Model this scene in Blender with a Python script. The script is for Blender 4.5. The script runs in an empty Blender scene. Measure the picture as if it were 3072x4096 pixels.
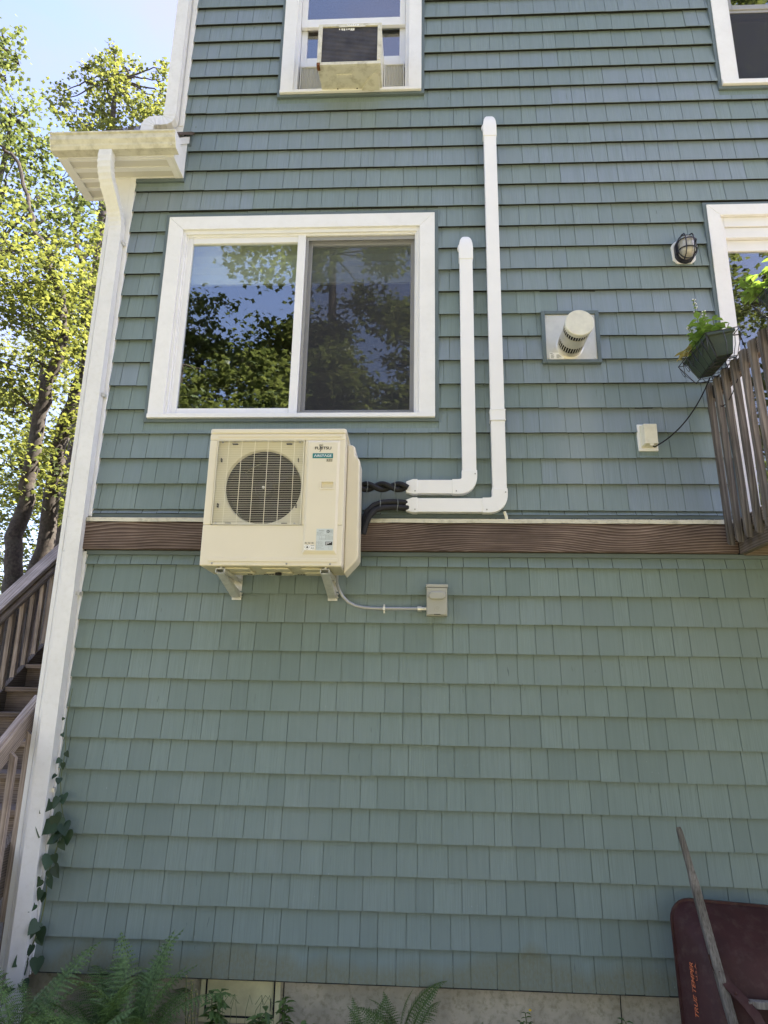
import bpy, bmesh, math, random
from math import sin, cos, pi, radians, sqrt
from mathutils import Vector, Matrix

scene = bpy.context.scene
COL = scene.collection
rnd = random.Random(7)

# ------------------------------------------------------------------ camera
cam_d = bpy.data.cameras.new('camera')
cam = bpy.data.objects.new('camera', cam_d)
COL.objects.link(cam)
scene.camera = cam
PITCH, YAW, ROLL = 0.264636, 0.053528, 0.017872
fw = Vector((-sin(YAW) * cos(PITCH), cos(YAW) * cos(PITCH), sin(PITCH)))
rt = Vector((cos(YAW), sin(YAW), 0))
up = rt.cross(fw)
rt2 = rt * cos(ROLL) + up * sin(ROLL)
up2 = up * cos(ROLL) - rt * sin(ROLL)
cam.matrix_world = Matrix(((rt2.x, up2.x, -fw.x, 0), (rt2.y, up2.y, -fw.y, -4.3005),
                           (rt2.z, up2.z, -fw.z, 1.75), (0, 0, 0, 1)))
cam_d.sensor_fit = 'HORIZONTAL'
cam_d.sensor_width = 36
cam_d.lens = 36 * 2760 / 3072
cam_d.clip_start = 0.05
cam_d.clip_end = 2000

# ------------------------------------------------------------------ sky, sun, exposure
SUN = Vector((0.586, 0.19, 0.788)).normalized()
world = bpy.data.worlds.new('World')
scene.world = world
world.use_nodes = True
wn, wl = world.node_tree.nodes, world.node_tree.links
wn.clear()
w_out = wn.new('ShaderNodeOutputWorld')
w_bg = wn.new('ShaderNodeBackground')
w_sky = wn.new('ShaderNodeTexSky')
w_sky.sky_type = 'NISHITA'
w_sky.sun_disc = False
w_sky.sun_elevation = math.asin(SUN.z)
w_sky.sun_rotation = math.atan2(SUN.x, SUN.y)
w_sky.air_density = 1.0
w_sky.dust_density = 1.3
w_sky.ozone_density = 0.45
w_bg.inputs['Strength'].default_value = 0.1
w_tc = wn.new('ShaderNodeTexCoord')
w_map = wn.new('ShaderNodeMapping')
w_map.inputs['Scale'].default_value = (1.6, 1.6, 3.2)
w_n = wn.new('ShaderNodeTexNoise')
w_n.inputs['Scale'].default_value = 1.7
w_n.inputs['Detail'].default_value = 8
w_n.inputs['Roughness'].default_value = 0.6
w_n.inputs['Distortion'].default_value = 0.4
w_r = wn.new('ShaderNodeValToRGB')
w_r.color_ramp.elements[0].position = 0.42
w_r.color_ramp.elements[0].color = (0, 0, 0, 1)
w_r.color_ramp.elements[1].position = 0.75
w_r.color_ramp.elements[1].color = (0.8, 0.8, 0.8, 1)
w_mx = wn.new('ShaderNodeMix')
w_mx.data_type = 'RGBA'
w_mx.inputs[7].default_value = (1.45, 1.5, 1.9, 1)       # thin high cloud
wl.new(w_tc.outputs['Generated'], w_map.inputs['Vector'])
wl.new(w_map.outputs[0], w_n.inputs['Vector'])
wl.new(w_n.outputs['Fac'], w_r.inputs['Fac'])
wl.new(w_r.outputs['Color'], w_mx.inputs[0])
wl.new(w_sky.outputs['Color'], w_mx.inputs[6])
w_ti = wn.new('ShaderNodeMix')
w_ti.data_type = 'RGBA'
w_ti.blend_type = 'MULTIPLY'
w_ti.inputs[0].default_value = 1.0
w_ti.inputs[7].default_value = (1.02, 0.92, 1.0, 1)      # the sky's own hue, all round
wl.new(w_mx.outputs[2], w_ti.inputs[6])
wl.new(w_ti.outputs[2], w_bg.inputs['Color'])
wl.new(w_bg.outputs['Background'], w_out.inputs['Surface'])

sun_d = bpy.data.lights.new('sun', 'SUN')
sun_d.energy = 5.0
sun_d.angle = radians(0.5)
sun_d.color = (1.0, 0.92, 0.80)
sun = bpy.data.objects.new('sun', sun_d)
COL.objects.link(sun)
sun.rotation_euler = SUN.to_track_quat('Z', 'Y').to_euler()
sun.location = (-6, 8, 20)

vs = scene.view_settings
vs.view_transform = 'Standard'
vs.look = 'None'
vs.gamma = 1
vs.use_curve_mapping = False
vs.exposure = 2.55
scene.cycles.max_bounces = 8
scene.cycles.diffuse_bounces = 4
scene.cycles.transparent_max_bounces = 12

# ------------------------------------------------------------------ materials
def nmat(name):
    m = bpy.data.materials.new(name)
    m.use_nodes = True
    nt = m.node_tree
    b = nt.nodes['Principled BSDF']
    return m, nt, b

def N(nt, kind, **kw):
    n = nt.nodes.new(kind)
    for k, v in kw.items():
        if k in n.inputs:
            n.inputs[k].default_value = v
        else:
            setattr(n, k, v)
    return n

def ramp(nt, fac, stops):
    r = nt.nodes.new('ShaderNodeValToRGB')
    e = r.color_ramp.elements
    while len(e) < len(stops):
        e.new(0.5)
    for i, (p, c) in enumerate(stops):
        e[i].position = p
        e[i].color = (c[0], c[1], c[2], 1) if hasattr(c, '__len__') else (c, c, c, 1)
    nt.links.new(fac, r.inputs['Fac'])
    return r.outputs['Color']

def mixc(nt, fac, a, b, mode='MIX'):
    m = nt.nodes.new('ShaderNodeMix')
    m.data_type = 'RGBA'
    m.blend_type = mode
    for sock, v in ((m.inputs[0], fac), (m.inputs[6], a), (m.inputs[7], b)):
        if hasattr(v, 'is_output'):
            nt.links.new(v, sock)
        elif hasattr(v, '__len__'):
            sock.default_value = (v[0], v[1], v[2], 1)
        else:
            sock.default_value = v
    return m.outputs[2]

def math_n(nt, op, a, b=None, c=None):
    m = nt.nodes.new('ShaderNodeMath')
    m.operation = op
    for i, v in enumerate((a, b, c)):
        if v is None:
            continue
        if hasattr(v, 'is_output'):
            nt.links.new(v, m.inputs[i])
        else:
            m.inputs[i].default_value = v
    return m.outputs[0]

def pos_scaled(nt, sx, sy, sz, coord='pos', tilt=0.0):
    mp = nt.nodes.new('ShaderNodeMapping')
    mp.inputs['Scale'].default_value = (sx, sy, sz)
    if coord == 'pos':
        g = nt.nodes.new('ShaderNodeNewGeometry')
        src = g.outputs['Position']
        if tilt:
            vr = nt.nodes.new('ShaderNodeVectorRotate')
            vr.rotation_type = 'X_AXIS'
            vr.inputs['Angle'].default_value = -tilt
            nt.links.new(src, vr.inputs['Vector'])
            src = vr.outputs['Vector']
        nt.links.new(src, mp.inputs['Vector'])
    else:
        t = nt.nodes.new('ShaderNodeTexCoord')
        nt.links.new(t.outputs['Object'], mp.inputs['Vector'])
    return mp.outputs['Vector']

def noise(nt, vec, scale=5, detail=4, rough=0.55, dist=0.0):
    n = nt.nodes.new('ShaderNodeTexNoise')
    n.inputs['Scale'].default_value = scale
    n.inputs['Detail'].default_value = detail
    n.inputs['Roughness'].default_value = rough
    n.inputs['Distortion'].default_value = dist
    nt.links.new(vec, n.inputs['Vector'])
    return n.outputs['Fac']

def bump(nt, bsdf, h, strength=0.3, dist=0.002):
    b = nt.nodes.new('ShaderNodeBump')
    b.inputs['Strength'].default_value = strength
    b.inputs['Distance'].default_value = dist
    nt.links.new(h, b.inputs['Height'])
    nt.links.new(b.outputs['Normal'], bsdf.inputs['Normal'])

def plain(name, col, rough=0.5, metal=0.0, var=0.12, vscale=6, dirt=None, dirt_amt=0.0, dscale=3, spec=0.5, bmp=0.0, bscale=180):
    m, nt, b = nmat(name)
    v = pos_scaled(nt, 1, 1, 1)
    n1 = noise(nt, v, vscale, 5)
    lo = tuple(c * (1 - var) for c in col)
    hi = tuple(min(1, c * (1 + var)) for c in col)
    c = ramp(nt, n1, [(0.3, lo), (0.7, hi)])
    if dirt:
        n2 = noise(nt, v, dscale, 8, 0.65)
        f = ramp(nt, n2, [(0.48, 0.0), (0.75, dirt_amt)])
        c = mixc(nt, f, c, dirt)
    nt.links.new(c, b.inputs['Base Color'])
    b.inputs['Roughness'].default_value = rough
    b.inputs['Metallic'].default_value = metal
    b.inputs['Specular IOR Level'].default_value = spec
    if bmp:
        bump(nt, b, noise(nt, v, bscale, 3), bmp, 0.001)
    return m

def wood(name, axis, dark, mid, light, rings=16.0, fine=0.5, rough=0.75, coord='pos', cross=5.0, straight=70.0, tilt=0.0):
    m, nt, b = nmat(name)
    sc = {'x': (0.9, cross, cross), 'y': (cross, 0.9, cross), 'z': (cross, cross, 0.9)}[axis]
    fs = {'x': (3, 160, 160), 'y': (160, 3, 160), 'z': (160, 160, 3)}[axis]
    oi = nt.nodes.new('ShaderNodeObjectInfo')
    v = pos_scaled(nt, *sc, coord=coord, tilt=tilt)
    ad = nt.nodes.new('ShaderNodeVectorMath')
    ad.operation = 'ADD'
    k = math_n(nt, 'MULTIPLY', oi.outputs['Random'], 37.0)
    cb = nt.nodes.new('ShaderNodeCombineXYZ')
    for i in range(3):
        nt.links.new(k, cb.inputs[i])
    nt.links.new(v, ad.inputs[0])
    nt.links.new(cb.outputs[0], ad.inputs[1])
    base = noise(nt, ad.outputs[0], 1.0, 1.5, 0.4, 0.15)
    sx = nt.nodes.new('ShaderNodeSeparateXYZ')
    nt.links.new(pos_scaled(nt, 1, 1, 1, coord=coord, tilt=tilt), sx.inputs[0])
    cr_ = [sx.outputs[i] for i in range(3) if i != 'xyz'.index(axis)]
    lin_ = math_n(nt, 'MULTIPLY', math_n(nt, 'ADD', math_n(nt, 'MULTIPLY', cr_[0], 0.6), cr_[1]), straight)
    wob_ = noise(nt, pos_scaled(nt, *[1.0 if a_ == axis else 9.0 for a_ in 'xyz'], coord=coord, tilt=tilt), 1.0, 2)
    r = math_n(nt, 'FRACT', math_n(nt, 'ADD', math_n(nt, 'ADD', math_n(nt, 'MULTIPLY', base, rings), lin_), math_n(nt, 'MULTIPLY', wob_, 0.8)))
    col = ramp(nt, r, [(0.0, light), (0.45, mid), (0.80, dark), (0.93, mid), (1.0, light)])
    fv = pos_scaled(nt, *fs, coord=coord, tilt=tilt)
    fn = noise(nt, fv, 1.0, 4, 0.6)
    col = mixc(nt, fine, col, ramp(nt, fn, [(0.3, (0.45, 0.42, 0.4)), (0.7, (1.25, 1.25, 1.25))]), 'MULTIPLY')
    big = noise(nt, pos_scaled(nt, 1, 1, 1), 2.6, 5)
    col = mixc(nt, 1.0, col, ramp(nt, big, [(0.3, 0.62), (0.7, 1.28)]), 'MULTIPLY')
    col = mixc(nt, 1.0, col, ramp(nt, oi.outputs['Random'], [(0.0, 0.78), (1.0, 1.12)]), 'MULTIPLY')
    nt.links.new(col, b.inputs['Base Color'])
    b.inputs['Roughness'].default_value = rough
    b.inputs['Specular IOR Level'].default_value = 0.25
    bump(nt, b, math_n(nt, 'ADD', fn, math_n(nt, 'MULTIPLY', r, -0.4)), 0.5, 0.002)
    return m

def siding_material():
    m, nt, b = nmat('siding_paint')
    g = nt.nodes.new('ShaderNodeNewGeometry')
    oi = nt.nodes.new('ShaderNodeObjectInfo')
    seed = math_n(nt, 'ADD', math_n(nt, 'MULTIPLY', oi.outputs['Random'], 71.0),
                  math_n(nt, 'MULTIPLY', g.outputs['Random Per Island'], 53.0))
    sep = nt.nodes.new('ShaderNodeSeparateXYZ')
    nt.links.new(g.outputs['Position'], sep.inputs[0])
    wnz = nt.nodes.new('ShaderNodeTexWhiteNoise')
    wnz.noise_dimensions = '1D'
    nt.links.new(seed, wnz.inputs['W'])
    rv = wnz.outputs['Value']
    # vertical saw grain, different on every shingle
    def grain(sx, sz, detail):
        mp = nt.nodes.new('ShaderNodeMapping')
        mp.inputs['Scale'].default_value = (sx, 1, sz)
        nt.links.new(g.outputs['Position'], mp.inputs['Vector'])
        n = nt.nodes.new('ShaderNodeTexNoise')
        n.noise_dimensions = '4D'
        n.inputs['Scale'].default_value = 1
        n.inputs['Detail'].default_value = detail
        nt.links.new(mp.outputs[0], n.inputs['Vector'])
        nt.links.new(seed, n.inputs['W'])
        return n.outputs['Fac']
    gf = grain(210, 5, 3)
    gc = grain(60, 2.0, 2)
    amp = ramp(nt, wnz.outputs['Value'], [(0.35, 0.25), (0.8, 1.0)])
    fade_skylight_at = nt.nodes.new('ShaderNodeAttribute')
    fade_skylight_at.attribute_name = 'fade_skylight'
    fade_skylight = fade_skylight_at.outputs['Fac']
    base = mixc(nt, rv, (0.156, 0.208, 0.193), (0.187, 0.246, 0.228))
    # chalked, faded panels; their blue also paints skylight on the upper wall
    streak = noise(nt, pos_scaled(nt, 18, 1, 2.0), 1.0, 5, 0.6)
    fm = math_n(nt, 'MULTIPLY', fade_skylight, ramp(nt, streak, [(0.25, 0.45), (0.75, 1.0)]))
    base = mixc(nt, fm, base, (0.225, 0.275, 0.335))
    c = mixc(nt, math_n(nt, 'MULTIPLY', amp, 0.9), base,
             ramp(nt, gf, [(0.3, 0.84), (0.55, 1.01), (0.75, 1.08)]), 'MULTIPLY')
    c = mixc(nt, 0.5, c, ramp(nt, gc, [(0.3, 0.93), (0.7, 1.06)]), 'MULTIPLY')
    # blotchy chalking over the whole wall
    bl = noise(nt, pos_scaled(nt, 1, 1, 1), 1.3, 6, 0.6)
    c = mixc(nt, ramp(nt, bl, [(0.45, 0.0), (0.75, 0.35)]), c, (0.225, 0.27, 0.265))
    # pale run-off stain below the flue vent
    gx = math_n(nt, 'MULTIPLY', math_n(nt, 'SUBTRACT', sep.outputs['X'], 1.03), 7.0)
    gx = math_n(nt, 'POWER', 2.718, math_n(nt, 'MULTIPLY', math_n(nt, 'MULTIPLY', gx, gx), -1.0))
    gz = ramp(nt, math_n(nt, 'MULTIPLY', math_n(nt, 'SUBTRACT', sep.outputs['Z'], 2.85), 1.0), [(0.0, 0.0), (0.35, 0.9), (0.8, 1.0), (1.0, 0.4)])
    zin = math_n(nt, 'LESS_THAN', sep.outputs['Z'], 3.95)
    pale = math_n(nt, 'MULTIPLY', math_n(nt, 'MULTIPLY', gx, gz), math_n(nt, 'MULTIPLY', zin, 0.55))
    c = mixc(nt, pale, c, (0.27, 0.32, 0.33))
    # algae on the lowest course, arched by the splash line
    arch = noise(nt, pos_scaled(nt, 2.6, 1, 0.6), 1.0, 3, 0.5)
    zlim = math_n(nt, 'ADD', 0.22, math_n(nt, 'MULTIPLY', arch, 0.36))
    dz = math_n(nt, 'SUBTRACT', zlim, sep.outputs['Z'])
    moss = ramp(nt, math_n(nt, 'MULTIPLY', dz, 14.0), [(0.0, 0.0), (1.0, 0.75)])
    mot = noise(nt, pos_scaled(nt, 60, 1, 40), 1.0, 5, 0.65)
    moss = math_n(nt, 'MULTIPLY', moss, ramp(nt, mot, [(0.25, 0.4), (0.65, 1.0)]))
    c = mixc(nt, moss, c, (0.155, 0.155, 0.085))
    # sparse vertical dark drips and light scuffs
    dr = noise(nt, pos_scaled(nt, 55, 1, 9), 1.0, 2, 0.5)
    drm = noise(nt, pos_scaled(nt, 2.2, 1, 1.4), 1.0, 2)
    drips = math_n(nt, 'MULTIPLY', ramp(nt, dr, [(0.66, 0.0), (0.70, 0.7)]), ramp(nt, drm, [(0.58, 0.0), (0.66, 1.0)]))
    c = mixc(nt, drips, c, (0.09, 0.12, 0.11))
    sk = noise(nt, pos_scaled(nt, 130, 1, 45), 1.0, 1, 0.5)
    skm = noise(nt, pos_scaled(nt, 1.7, 1, 1.9), 1.0, 2)
    scuff = math_n(nt, 'MULTIPLY', ramp(nt, sk, [(0.74, 0.0), (0.78, 0.5)]), ramp(nt, skm, [(0.5, 0.0), (0.6, 1.0)]))
    c = mixc(nt, scuff, c, (0.4, 0.43, 0.43))
    nt.links.new(c, b.inputs['Base Color'])
    b.inputs['Roughness'].default_value = 0.58
    b.inputs['Specular IOR Level'].default_value = 0.35
    h = math_n(nt, 'MULTIPLY', gf, amp)
    bump(nt, b, math_n(nt, 'ADD', h, math_n(nt, 'MULTIPLY', gc, 0.5)), 0.30, 0.0022)
    return m

def leaf_material(name, col, trans, mixf=0.5, var=0.35, rough=0.45):
    m, nt, b = nmat(name)
    g = nt.nodes.new('ShaderNodeNewGeometry')
    oi = nt.nodes.new('ShaderNodeObjectInfo')
    r = math_n(nt, 'FRACT', math_n(nt, 'ADD', g.outputs['Random Per Island'], oi.outputs['Random']))
    c = mixc(nt, r, tuple(x * (1 - var) for x in col), tuple(x * (1 + var) for x in col))
    t = mixc(nt, r, tuple(x * (1 - var) for x in trans), (trans[0] * (1 + var) * 1.15, trans[1] * (1 + var), trans[2] * (1 + var)))
    nt.links.new(c, b.inputs['Base Color'])
    b.inputs['Roughness'].default_value = rough
    b.inputs['Specular IOR Level'].default_value = 0.4
    tr = nt.nodes.new('ShaderNodeBsdfTranslucent')
    nt.links.new(t, tr.inputs['Color'])
    mx = nt.nodes.new('ShaderNodeMixShader')
    mx.inputs[0].default_value = mixf
    nt.links.new(b.outputs[0], mx.inputs[1])
    nt.links.new(tr.outputs[0], mx.inputs[2])
    nt.links.new(mx.outputs[0], nt.nodes['Material Output'].inputs['Surface'])
    return m

def glass_material(name, tint=(0.88, 0.91, 0.90), ior=0.20):
    m, nt, b = nmat(name)
    nt.nodes.remove(b)
    tr = nt.nodes.new('ShaderNodeBsdfTransparent')
    tr.inputs['Color'].default_value = (*tint, 1)
    gl = nt.nodes.new('ShaderNodeBsdfGlossy')
    gl.inputs['Roughness'].default_value = 0.0
    ge = nt.nodes.new('ShaderNodeNewGeometry')
    dt = nt.nodes.new('ShaderNodeVectorMath')
    dt.operation = 'DOT_PRODUCT'
    nt.links.new(ge.outputs['Normal'], dt.inputs[0])
    nt.links.new(ge.outputs['Incoming'], dt.inputs[1])
    inv = math_n(nt, 'SUBTRACT', 1.0, math_n(nt, 'ABSOLUTE', dt.outputs['Value']))
    fr = math_n(nt, 'ADD', ior, math_n(nt, 'MULTIPLY', math_n(nt, 'POWER', inv, 5.0), 1.0 - ior))
    mx = nt.nodes.new('ShaderNodeMixShader')
    nt.links.new(fr, mx.inputs[0])
    nt.links.new(tr.outputs[0], mx.inputs[1])
    nt.links.new(gl.outputs[0], mx.inputs[2])
    nt.links.new(mx.outputs[0], nt.nodes['Material Output'].inputs['Surface'])
    # gentle waviness of real panes
    n = noise(nt, pos_scaled(nt, 1, 1, 1), 1.5, 2)
    bp = nt.nodes.new('ShaderNodeBump')
    bp.inputs['Strength'].default_value = 0.05
    bp.inputs['Distance'].default_value = 0.01
    nt.links.new(n, bp.inputs['Height'])
    nt.links.new(bp.outputs[0], gl.inputs['Normal'])
    return m

def screen_material(name, lo=0.42, hi=0.52):
    m, nt, b = nmat(name)
    b.inputs['Base Color'].default_value = (0.035, 0.035, 0.04, 1)
    b.inputs['Roughness'].default_value = 0.7
    tr = nt.nodes.new('ShaderNodeBsdfTransparent')
    mx = nt.nodes.new('ShaderNodeMixShader')
    wv = noise(nt, pos_scaled(nt, 500, 1, 500), 1.0, 0)
    f = ramp(nt, wv, [(0.3, lo), (0.7, hi)])
    nt.links.new(f, mx.inputs[0])
    nt.links.new(tr.outputs[0], mx.inputs[1])
    nt.links.new(b.outputs[0], mx.inputs[2])
    nt.links.new(mx.outputs[0], nt.nodes['Material Output'].inputs['Surface'])
    return m

def perforated_material(name):
    m, nt, b = nmat(name)
    v = pos_scaled(nt, 52, 52, 52)
    vo = nt.nodes.new('ShaderNodeTexVoronoi')
    vo.inputs['Scale'].default_value = 1.15
    vo.inputs['Randomness'].default_value = 0.25
    nt.links.new(v, vo.inputs['Vector'])
    c = ramp(nt, vo.outputs['Distance'], [(0.24, (0.10, 0.10, 0.09)), (0.34, (0.66, 0.64, 0.58))])
    nt.links.new(c, b.inputs['Base Color'])
    b.inputs['Roughness'].default_value = 0.5
    return m

M = {}
M['siding'] = siding_material()
M['siding_back'] = plain('shade_dark_backing', (0.030, 0.034, 0.034), 0.9)  # near-black backing puts the shade under the shingle lips into colour
M['channel'] = plain('channel_vinyl', (0.115, 0.15, 0.16), 0.5, var=0.06, spec=0.4)
M['white'] = plain('white_trim', (0.79, 0.79, 0.79), 0.42, var=0.03, dirt=(0.6, 0.59, 0.54), dirt_amt=0.2, dscale=22)
M['sash'] = plain('white_sash', (0.78, 0.78, 0.79), 0.35, var=0.03)
M['gutter'] = plain('gutter_aluminium', (0.62, 0.60, 0.50), 0.5, var=0.10, vscale=16, dirt=(0.26, 0.24, 0.15), dirt_amt=0.75, dscale=12)
M['downspout'] = plain('downspout_aluminium', (0.74, 0.74, 0.735), 0.42, var=0.04, dirt=(0.55, 0.54, 0.48), dirt_amt=0.3, dscale=30, bmp=0.15)
M['soffit'] = perforated_material('perforated_soffit')
M['concrete'] = plain('concrete', (0.47, 0.42, 0.31), 0.9, var=0.18, vscale=9, dirt=(0.20, 0.18, 0.10), dirt_amt=0.8, dscale=34, bmp=0.5, bscale=60)
M['ledger'] = wood('weathered_cedar_band', 'x', (0.060, 0.038, 0.029), (0.125, 0.088, 0.071), (0.240, 0.190, 0.163), rings=15, cross=2.6, straight=58.0, fine=0.9)
M['oldwood_z'] = wood('weathered_baluster_wood', 'z', (0.100, 0.088, 0.075), (0.150, 0.133, 0.114), (0.205, 0.186, 0.163), rings=6, fine=0.8)
M['oldwood_y'] = wood('weathered_rail_wood', 'y', (0.13, 0.105, 0.085), (0.18, 0.15, 0.122), (0.24, 0.205, 0.175), rings=6, fine=0.8)
M['redwood_y'] = wood('stained_rail_wood', 'y', (0.34, 0.275, 0.225), (0.43, 0.355, 0.30), (0.52, 0.445, 0.385), rings=6, fine=0.8, tilt=0.659)
M['redwood_z'] = wood('stained_baluster_wood', 'z', (0.34, 0.27, 0.215), (0.42, 0.345, 0.285), (0.50, 0.42, 0.36), rings=6, fine=0.8)
M['redpost'] = wood('red_post_wood', 'z', (0.12, 0.065, 0.045), (0.17, 0.098, 0.07), (0.22, 0.14, 0.105), rings=5)
M['tread'] = wood('stair_tread_wood', 'x', (0.24, 0.18, 0.14), (0.31, 0.245, 0.195), (0.38, 0.31, 0.255), rings=6, fine=0.8)
M['ac'] = plain('beige_powder_coat', (0.70, 0.645, 0.51), 0.42, var=0.015, spec=0.45, bmp=0.04, bscale=700)
M['ac_pan'] = plain('beige_base_pan', (0.62, 0.58, 0.42), 0.45, var=0.03)
M['wire'] = plain('cream_wire', (0.76, 0.72, 0.58), 0.4, var=0.02)
M['black'] = plain('black_plastic', (0.009, 0.009, 0.011), 0.6, var=0.2, spec=0.25)
M['blackfoam'] = plain('black_foam_insulation', (0.010, 0.010, 0.012), 0.75, var=0.3, vscale=60, bmp=0.4, bscale=120)
M['ink'] = plain('black_print', (0.015, 0.015, 0.015), 0.6, var=0)
M['teal'] = plain('teal_print', (0.006, 0.16, 0.17), 0.45, var=0.02)
M['whiteprint'] = plain('white_print', (0.85, 0.85, 0.83), 0.5, var=0)
M['paper'] = plain('silver_label', (0.55, 0.60, 0.60), 0.45, var=0.03)
M['greyink'] = plain('grey_print', (0.18, 0.2, 0.2), 0.6, var=0)
M['pvc'] = plain('white_pvc', (0.82, 0.82, 0.83), 0.32, var=0.015)
M['galv'] = plain('galvanised_steel', (0.72, 0.71, 0.67), 0.36, 0.55, var=0.1, vscale=30)
M['brushed'] = plain('brushed_steel', (0.72, 0.69, 0.61), 0.38, 0.5, var=0.06, vscale=18)
M['capsteel'] = plain('dull_cap_steel', (0.74, 0.71, 0.58), 0.45, 0.25, var=0.08, vscale=20)
M['dark'] = plain('dark_recess', (0.01, 0.01, 0.01), 0.9, var=0)
M['greybox'] = plain('grey_enamel', (0.36, 0.36, 0.32), 0.45, var=0.03)
M['greytube'] = plain('grey_flex_conduit', (0.34, 0.35, 0.36), 0.4, 0.3, var=0.05)
M['ivory'] = plain('ivory_plastic', (0.72, 0.69, 0.55), 0.45, var=0.04, dirt=(0.4, 0.37, 0.26), dirt_amt=0.3, dscale=25)
M['jar'] = plain('frosted_jar_glass', (0.42, 0.40, 0.35), 0.12, var=0.25, vscale=40, spec=0.8)
M['blackmetal'] = plain('black_metal', (0.014, 0.013, 0.018), 0.35, 0.0, var=0.2)
M['oldwhite'] = plain('aged_appliance_white', (0.66, 0.64, 0.54), 0.5, var=0.05, vscale=12, dirt=(0.22, 0.19, 0.10), dirt_amt=0.6, dscale=18)
M['fins'] = plain('condenser_fins', (0.10, 0.10, 0.12), 0.45, 0.4, var=0.3, vscale=10, dirt=(0.20, 0.17, 0.14), dirt_amt=0.5, dscale=7)
M['accordion'] = plain('accordion_panel', (0.70, 0.69, 0.64), 0.5, var=0.03)
M['rust'] = plain('rust', (0.16, 0.06, 0.02), 0.85, var=0.4, vscale=60)
M['planter'] = plain('dark_green_plastic', (0.035, 0.055, 0.035), 0.5, var=0.2, dirt=(0.10, 0.10, 0.06), dirt_amt=0.4, dscale=9)
M['barrow'] = plain('maroon_enamel', (0.046, 0.016, 0.014), 0.6, var=0.2, vscale=10, dirt=(0.10, 0.065, 0.052), dirt_amt=0.5, dscale=19, bmp=0.2, bscale=220, spec=0.3)
M['orangeprint'] = plain('worn_orange_print', (0.52, 0.14, 0.05), 0.7, var=0.4, vscale=45)
M['handle'] = wood('silvered_handle_wood', 'z', (0.15, 0.14, 0.12), (0.21, 0.197, 0.172), (0.27, 0.255, 0.228), rings=3, fine=0.9, straight=9.0)
M['roof'] = plain('asphalt_shingle', (0.10, 0.075, 0.06), 0.9, var=0.4, vscale=90, bmp=0.5, bscale=200)
M['interior'] = plain('interior_paint', (0.30, 0.27, 0.22), 0.8, var=0.05)
M['interior_dark'] = plain('interior_floor', (0.12, 0.08, 0.05), 0.7)
M['blind'] = plain('pale_blind_fabric', (0.62, 0.64, 0.55), 0.8, var=0.03)
M['greyframe'] = plain('grey_screen_frame', (0.30, 0.30, 0.30), 0.4, var=0.04)
M['glass'] = glass_material('window_glass')
M['screen'] = screen_material('insect_screen')
M['screen_dense'] = screen_material('dense_insect_screen', 0.70, 0.78)
M['soil'] = plain('forest_soil', (0.09, 0.066, 0.042), 0.95, var=0.45, vscale=14, bmp=0.6, bscale=40)
M['bark'] = plain('furrowed_bark', (0.050, 0.040, 0.034), 0.95, var=0.6, vscale=26, dirt=(0.10, 0.105, 0.085), dirt_amt=0.5, dscale=8, bmp=0.9, bscale=28)
M['leafA'] = leaf_material('maple_leaf', (0.085, 0.115, 0.038), (0.195, 0.235, 0.048), 0.45, 0.4)
M['leafB'] = leaf_material('deep_maple_leaf', (0.075, 0.108, 0.040), (0.15, 0.20, 0.052), 0.42, 0.4)
M['fern'] = leaf_material('fern_green', (0.105, 0.180, 0.060), (0.20, 0.33, 0.07), 0.35, 0.45)
M['fernlight'] = leaf_material('light_fern_green', (0.085, 0.14, 0.035), (0.13, 0.22, 0.04), 0.3, 0.25)
M['ivy'] = leaf_material('vine_leaf', (0.030, 0.062, 0.030), (0.05, 0.10, 0.03), 0.2, 0.3)
M['basil'] = leaf_material('herb_leaf', (0.19, 0.32, 0.07), (0.25, 0.40, 0.06), 0.35, 0.25)
M['yellowleaf'] = leaf_material('yellowed_leaf', (0.55, 0.48, 0.17), (0.5, 0.45, 0.15), 0.35, 0.2)
M['stem'] = plain('green_stem', (0.11, 0.14, 0.05), 0.7)
M['petal'] = plain('white_petal', (0.75, 0.75, 0.72), 0.7)
M['yellow'] = plain('yellow_petal', (0.75, 0.50, 0.02), 0.6)
M['tan'] = plain('tan_galvanised_sheet', (0.70, 0.64, 0.36), 0.45, 0.0, var=0.10, vscale=10, dirt=(0.35, 0.30, 0.15), dirt_amt=0.4, dscale=8)
M['flash'] = plain('dirty_cream_flashing', (0.60, 0.57, 0.45), 0.5, var=0.08, vscale=9, dirt=(0.22, 0.19, 0.12), dirt_amt=0.7, dscale=20)
M['pot'] = plain('cream_pot', (0.62, 0.58, 0.46), 0.6)

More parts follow.
